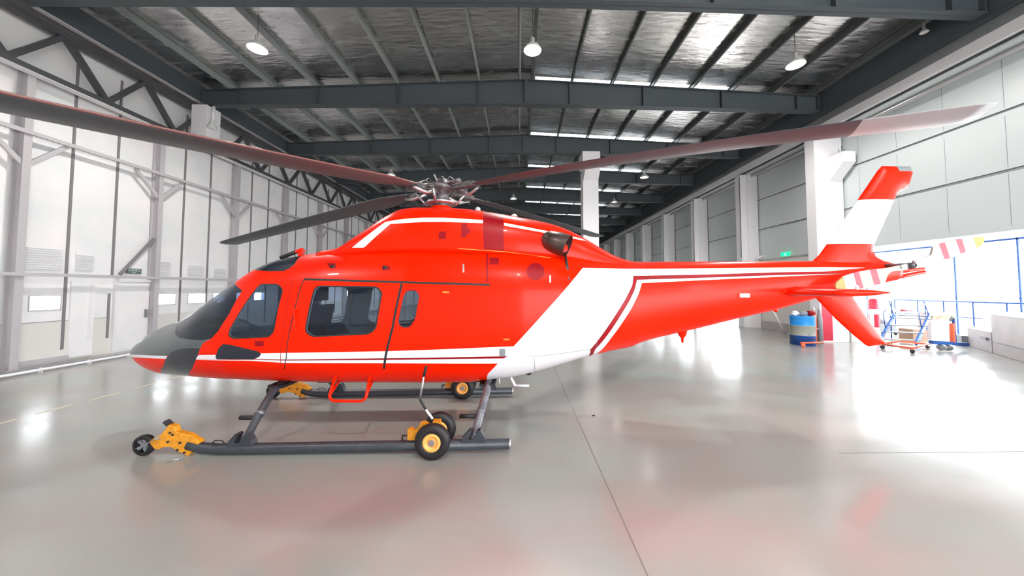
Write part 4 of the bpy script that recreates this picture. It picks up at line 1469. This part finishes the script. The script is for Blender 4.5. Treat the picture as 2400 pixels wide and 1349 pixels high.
# ------------------------------------------------------------ things by and beyond the right doorway
# drum with rags
p = Vector((10.35, 12.6, 0)) - Vector((0, .0, 0))
dy = 11.15
dx = at(1881, 787, dy).x
R_ = .34
d = thing('oil_drum', (dx, dy, 0), 'blue and white banded drum standing by the right wall under the tail', 'drum')
MB().lathe([(0, 0), (0, R_), (.30, R_), (.31, R_ + .015), (.32, R_)], (dx, dy, 0), (0, 0, 1), 'blue', n=36).lathe([(.32, R_), (.62, R_), (.63, R_ + .015), (.64, R_)], (dx, dy, 0), (0, 0, 1), 'cream', n=36).lathe([(.64, R_), (.91, R_), (.93, R_ + .01), (.94, R_), (.93, 0)], (dx, dy, 0), (0, 0, 1), 'bluel', n=36).build('drum_body', d)
q = MB().tube([(dx - .1, dy - R_ - .02, .34), (dx + .3, dy - R_ + .06, .58)], .012, 'grey', n=6)
q.build('drum_strap', d)
random.seed(5)
for k, (ox, oz, mt, lb) in enumerate(((-.22, .0, 'white', 'crumpled white cloth heaped on the drum, left'), (.0, .0, 'grey', 'crumpled grey cloth heaped on the middle of the drum'), (.235, .0, 'crimson', 'crumpled red cloth heaped on the drum, right'))):
    bm = bmesh.new()
    bmesh.ops.create_icosphere(bm, subdivisions=3, radius=.11)
    for v in bm.verts:
        n_ = math.sin(v.co.x * 31 + k) * math.sin(v.co.y * 27) + math.sin(v.co.z * 35 + v.co.x * 18)
        v.co *= 1 + .13 * n_
        v.co.z = max(v.co.z * .75, -.09)
    q = MB()
    bm.verts.index_update()
    q.add([(v.co.x + dx + ox, v.co.y + dy - .04 * k, v.co.z + 1.03 + oz) for v in bm.verts], [tuple(v.index for v in f.verts) for f in bm.faces], mt, True)
    bm.free()
    tag(q.build('cloth'), lb, 'cloth', 'cloths on the drum')

# extinguishers behind the drum
for k, (px, mt, lb) in enumerate(((1908, 'ltan', 'tall red gas cylinder just right of the blue drum'), (1922, 'grey', 'tall dark gas cylinder between the red ones'))):
    b = at(px, 778, 11.35)
    e = thing('gas_cylinder', (b.x, 11.35, 0), lb, 'cylinder')
    MB().lathe([(0, 0), (0, .08), (.8, .08), (.9, .07), (1.05, .035), (1.12, .03)], (b.x, 11.35, 0), (0, 0, 1), mt, n=20).build('cylinder_body', e)
    MB().lathe([(0, .05), (.04, .05), (.05, .02), (.1, .02)], (b.x, 11.35, 1.12), (0, 0, 1), 'steel', n=12).tube([(b.x, 11.3, 1.17), (b.x - .08, 11.25, 1.17)], .012, 'steel', n=6).build('valve', e)
b0, b1 = at(1816, 724, 14.0), ground(1843, 773)
b1 = Vector((10.95, 13.9, 0.0))
tag(MB().tube([(b1.x, b1.y, 0.02), (b1.x - .42, b1.y + .1, .98)], .03, 'white').box((b1.x - .06, b1.y - .06, 0), (b1.x + .06, b1.y + .06, .025), 'grey').build('leaning_pole'), 'white pole leaning over the floor left of the drum', 'pole')
# red tow bar low by the drum
q = thing('tow_bar', (9.3, 10.75, 0), 'low red tow bar lying on the floor in front of the drum', 'tow bar')
a, b = at(1876, 790, 10.72), at(1930, 790, 10.8)
a.z = b.z = 0
MB().tube([a + Vector((0, 0, .12)), b + Vector((0, 0, .12))], .03, 'ltan', n=8).build('bar', q)
MB().lathe([(-.02, .0), (-.02, .06), (.02, .06), (.02, 0)], a + Vector((-.02, -.12, .062)), (0, 1, 0), 'ltan', n=20).build('wheel', q)

# striped bollard and barrier arm
b = at(2050, 781, 13.0)
bz = Vector((b.x, b.y, 0))
q = thing('striped_bollard', bz, 'fat red and white striped post behind the lower tail fin', 'post')
MB().lathe([(0, .0), (0, .16), (.35, .16)], bz, (0, 0, 1), 'white', n=20).lathe([(.35, .16), (.85, .16)], bz, (0, 0, 1), 'bladered', n=20).lathe([(.85, .16), (.98, .16)], bz, (0, 0, 1), 'white', n=20).lathe([(.98, .16), (1.4, .16), (1.45, .1), (1.46, 0)], bz, (0, 0, 1), 'bladered', n=20).build('post_body', q)
q = thing('barrier_arm', bz + Vector((0, -.2, 0)), 'white and red barrier arm level across the doorway beside the striped post', 'barrier')
z = 1.0
MB().tube([bz + Vector((-.3, -.22, z)), bz + Vector((.75, -.22, z))], .045, 'white').tube([bz + Vector((.75, -.22, z)), bz + Vector((1.25, -.22, z + .01))], .045, 'bladered').build('arm', q)
MB().box(tuple(bz + Vector((-.36, -.26, 0))), tuple(bz + Vector((-.28, -.18, z + .05))), 'white').build('post', q)

# blue access stand
LS = thing('access_stand', at(2145, 812, 10.9) * 1.0, 'blue wheeled access stand with grey treads and handrails beyond the tail fin', 'access stand')
LS.location.z = 0
LS['_base'] = tuple(LS.location)
A0, A1 = at(2147, 812, 10.9), at(2178, 741, 11.5)
A0.z = max(A0.z, .05)
MB().beam(A0, A1, .05, .17, 'blue').build('stringer', LS)
off = Vector((-.85, .35, 0))
MB().beam(A0 + off, A1 + off, .05, .1, 'blue').build('stringer', LS)
for t in (.12, .38, .64, .9):
    c = A0.lerp(A1, t)
    v = MB().beam(c, c + off, .26, .03, 'grey')
    v.build('tread', LS)
for o2 in (Vector((0, 0, 0)), off):
    c = A1 + o2
    q = MB().tube([c, c + Vector((.1, .2, .42)), c + Vector((.12, .25, .5)), c + Vector((.6, .6, .5)), c + Vector((.6, .6, 0))], .016, 'blue', n=8)
    q.tube([A0.lerp(A1, .45) + o2, A0.lerp(A1, .45) + o2 + Vector((.04, .1, .55)), c + Vector((.1, .2, .42))], .014, 'blue', n=8)
    q.build('handrail', LS)
MB().beam(A1 + Vector((.3, .3, 0)), A1 + off + Vector((.3, .3, 0)), .6, .04, 'grey').build('platform', LS)
for x_ in (-.8, 0.5):
    c = A1 + Vector((x_, .5, 0))
    MB().tube([(c.x, c.y, .0), (c.x, c.y, c.z)], .02, 'blue', n=8).build('leg', LS)
# red base frame with casters
q = thing('base_frame', ground(2150, 822), 'low red orange tube frame on casters in front of the blue stand', 'trolley frame')
z = .14
g = [ground(2068, 806, z), ground(2138, 816, z), ground(2174, 806, z), ground(2110, 799, z)]
MB().tube(g + [g[0]], .028, 'ltan', n=8).build('frame', q)
for v in g[:3]:
    MB().lathe([(-.02, 0), (-.02, .055), (.02, .055), (.02, 0)], (v.x, v.y, .056), (0, 1, 0), 'tyre', n=16).tube([(v.x, v.y, .06), (v.x, v.y, z)], .015, 'ltan', n=6).build('caster', q)
# engine hoist
q = thing('engine_hoist', ground(2232, 818), 'blue floor hoist with a red and blue mast in front of the crates', 'hoist')
Y_ = ground(2232, 820).y
a, b = at(2182, 801, Y_), at(2266, 807, Y_)
MB().beam(a, b, .12, .10, 'blue').build('base_beam', q)
u0, u1 = at(2233, 802, Y_), at(2231, 745, Y_)
MB().beam(u0, u0.lerp(u1, .78), .07, .09, 'ltan', up=(0, 1, 0)).beam(u0 + Vector((.07, 0, 0)), u1 + Vector((.05, 0, 0)), .04, .06, 'blue', up=(0, 1, 0)).build('mast', q)
MB().tube([u1 + Vector((.05, 0, -.03)), u1 + Vector((.0, 0, .03)), u1 + Vector((-.06, 0, -.08))], .03, 'grey', n=8).build('hook_arm', q)
for px in (2206, 2222):
    c = at(px, 812, Y_)
    MB().lathe([(-.07, 0), (-.07, .09), (.07, .09), (.07, 0)], (c.x, c.y, .09), (.6, 1, 0), 'grey', n=18).build('roller', q)
tag(MB().beam(ground(2250, 806) + Vector((0, 0, .16)), ground(2266, 810) + Vector((0, 0, .16)), .2, .3, 'grey').build('grey_case'), 'small dark grey case at the end of the blue hoist', 'case')
# cart dome, cardboard boxes
c = at(2108, 775, 12.95)
c.z = 0
q = thing('round_cart', (c.x, c.y + .6, 0), 'low cart with a dark rounded hood left of the blue stand', 'cart')
zc = at(2108, 757, c.y + .6).z
MB().lathe([(0, .38), (.12, .36), (.22, .26), (.28, .1), (.29, 0)], (c.x + .05, c.y + .7, zc - .02), (0, 0, 1), 'grey', n=24).build('hood', q)
MB().box((c.x - .35, c.y + .35, .12), (c.x + .3, c.y + .95, zc - .3), 'lampw').box((c.x - .35, c.y + .35, zc - .3), (c.x + .3, c.y + .95, zc - .02), 'grey').build('cabinet', q, bevel=.02)
for ax_ in (-.2, .3):
    MB().lathe([(-.03, 0), (-.03, .07), (.03, .07), (.03, 0)], (c.x + ax_, c.y + .4, .07), (0, 1, 0), 'tyre', n=16).build('wheel', q)
c = ground(2176, 806)
tag(MB().box((c.x + .08, c.y + .5, 0), (c.x + .6, c.y + .95, .42), 'card').build('cardboard_box', bevel=.004), 'brown cardboard box behind the blue stand', 'box')
tag(MB().box((15.0, 12.2, 0), (15.9, 12.6, .95), 'crate').box((15.04, 12.18, .72), (15.86, 12.199, .86), 'card').build('storage_box'), 'grey and brown storage box farther back behind the blue stand', 'box')

# crates in a row running away from the viewer
D0 = Vector((14.45, 10.79, 0))
U_ = Vector((-.605, -.796, 0))
N_ = Vector((.796, -.605, 0))


def crate(s0, s1, d0, d1, z0, z1, label, lines=()):
    a = D0 + U_ * s0 + N_ * d0
    c = D0 + U_ * s1 + N_ * d0
    t = thing('wall_crate', a.lerp(c, .5) + Vector((0, 0, z0)), label, 'crate', 'grey crates beyond the doorway')
    q = MB().prism([a + Vector((0, 0, z0)), c + Vector((0, 0, z0)), c + N_ * (d1 - d0) + Vector((0, 0, z0)), a + N_ * (d1 - d0) + Vector((0, 0, z0))], (0, 0, z1 - z0 - .04), 'crate')
    q.build('crate_body', t, bevel=.01)
    MB().prism([a - N_ * .02 + Vector((0, 0, z1 - .04)), c - N_ * .02 + Vector((0, 0, z1 - .04)), c + N_ * (d1 - d0) + Vector((0, 0, z1 - .04)), a + N_ * (d1 - d0) + Vector((0, 0, z1 - .04))], (0, 0, .04), 'panelw').build('lid', t)
    for zl in lines:
        MB().beam(a - N_ * .012 + Vector((0, 0, zl)), c - N_ * .012 + Vector((0, 0, zl)), .012, .02, 'grey').build('edge_strip', t)


crate(1.55, 5.2, 0, 1.2, 0, 1.14, 'Tall grey crate at the right edge of the photo, taller than its neighbour', (.33,))
crate(.0, 1.5, 0, 1.2, 0, .62, 'Low grey crate at the far end of the row of crates, behind the hoist')
crate(-.45, .95, .45, 1.3, .63, 1.10, 'Grey crate stacked on top of the low one, with a white lid')
a = D0 + U_ * 1.0 - N_ * .03 + Vector((0, 0, .38))
tag(MB().beam(a, a + U_ * .35, .05, .06, 'grey').build('crate_handle'), 'dark grey grip bar on the face of the low crate', 'handle')

# fence rail behind
q = thing('steel_fence', (15, 11, 0), 'long blue steel railing behind the crates', 'railing')
f0 = Vector((16.05, 14.3, 0))
f1 = Vector((16.05, 7.6, 0))
MB().tube([f0 + Vector((0, 0, 1.36)), f1 + Vector((0, 0, 1.36))], .03, 'blue', n=8).build('top_rail', q)
MB().tube([f0 + Vector((0, 0, .8)), f1 + Vector((0, 0, .8))], .02, 'blue', n=8).build('lower_rail', q)
for i in range(9):
    v = f0.lerp(f1, i / 8)
    MB().tube([v, v + Vector((0, 0, 1.36))], .022, 'blue', n=8).build('fence_post', q)
# the low annex beyond the doorway: flat roof, glazed outer wall
AX = 16.3
st(MB().box((XR + .15, YFRONT, 3.5), (AX + .3, 17.0, 3.7), 'panelg'), 'ceiling_annex')
st(MB().box((XR + .15, YFRONT, -.05), (AX, 17.0, -.001), 'floor'), 'floor_annex')
gw = thing('glazed_screen', (AX, 10.8, 0), 'glazed outer screen with thin blue steel mullions beyond the crates', 'screen')
for y in (15.68, 12.42, 10.79, 9.16, 7.53, 5.9):
    MB().box((AX - .02, y - .02, 0), (AX + .02, y + .02, 3.5), 'blue').box((AX - .05, y - .05, 1.5), (AX - .021, y + .02, 1.54), 'blue').build('mullion', gw)
for a_, b_ in ((15.66, 12.44), (12.40, 10.81), (10.77, 9.18), (9.14, 7.55), (7.51, 5.92)):
    MB().box((AX - .004, b_, .02), (AX + .004, a_, 3.48), 'pane').build('glass_pane', gw)
MB().box((AX - .02, 5.9, 3.44), (AX + .021, 15.7, 3.5), 'blue').build('head_rail', gw)

# litter on the floor: a small bolt and a white pin
p = ground(392, 1082)
tag(MB().tube([(p.x, p.y, .008), (p.x + .09, p.y + .05, .008)], .006, 'steel', n=8).lathe([(0, .014), (.02, .014), (.02, 0)], (p.x + .09, p.y + .05, .01), (.8, .5, 0), 'grey', n=8).build('loose_pin'), 'small steel pin lying on the floor in front of the nearer caster', 'pin')
p = ground(700, 936)
tag(MB().tube([(p.x, p.y, .01), (p.x + .12, p.y + .02, .01), (p.x + .14, p.y + .02, .06)], .008, 'bladebrown', n=8).build('loose_pin'), 'small dark pin lying on the floor by the farther skid', 'pin')
p = ground(1391, 974)
tag(MB().box((p.x - .02, p.y - .01, 0.001), (p.x + .02, p.y + .01, .008), 'black').build('floor_chip'), 'tiny dark chip lying on the floor right of the helicopter', 'chip')

for o in list(bpy.data.objects):
    if '_base' in o:
        del o['_base']
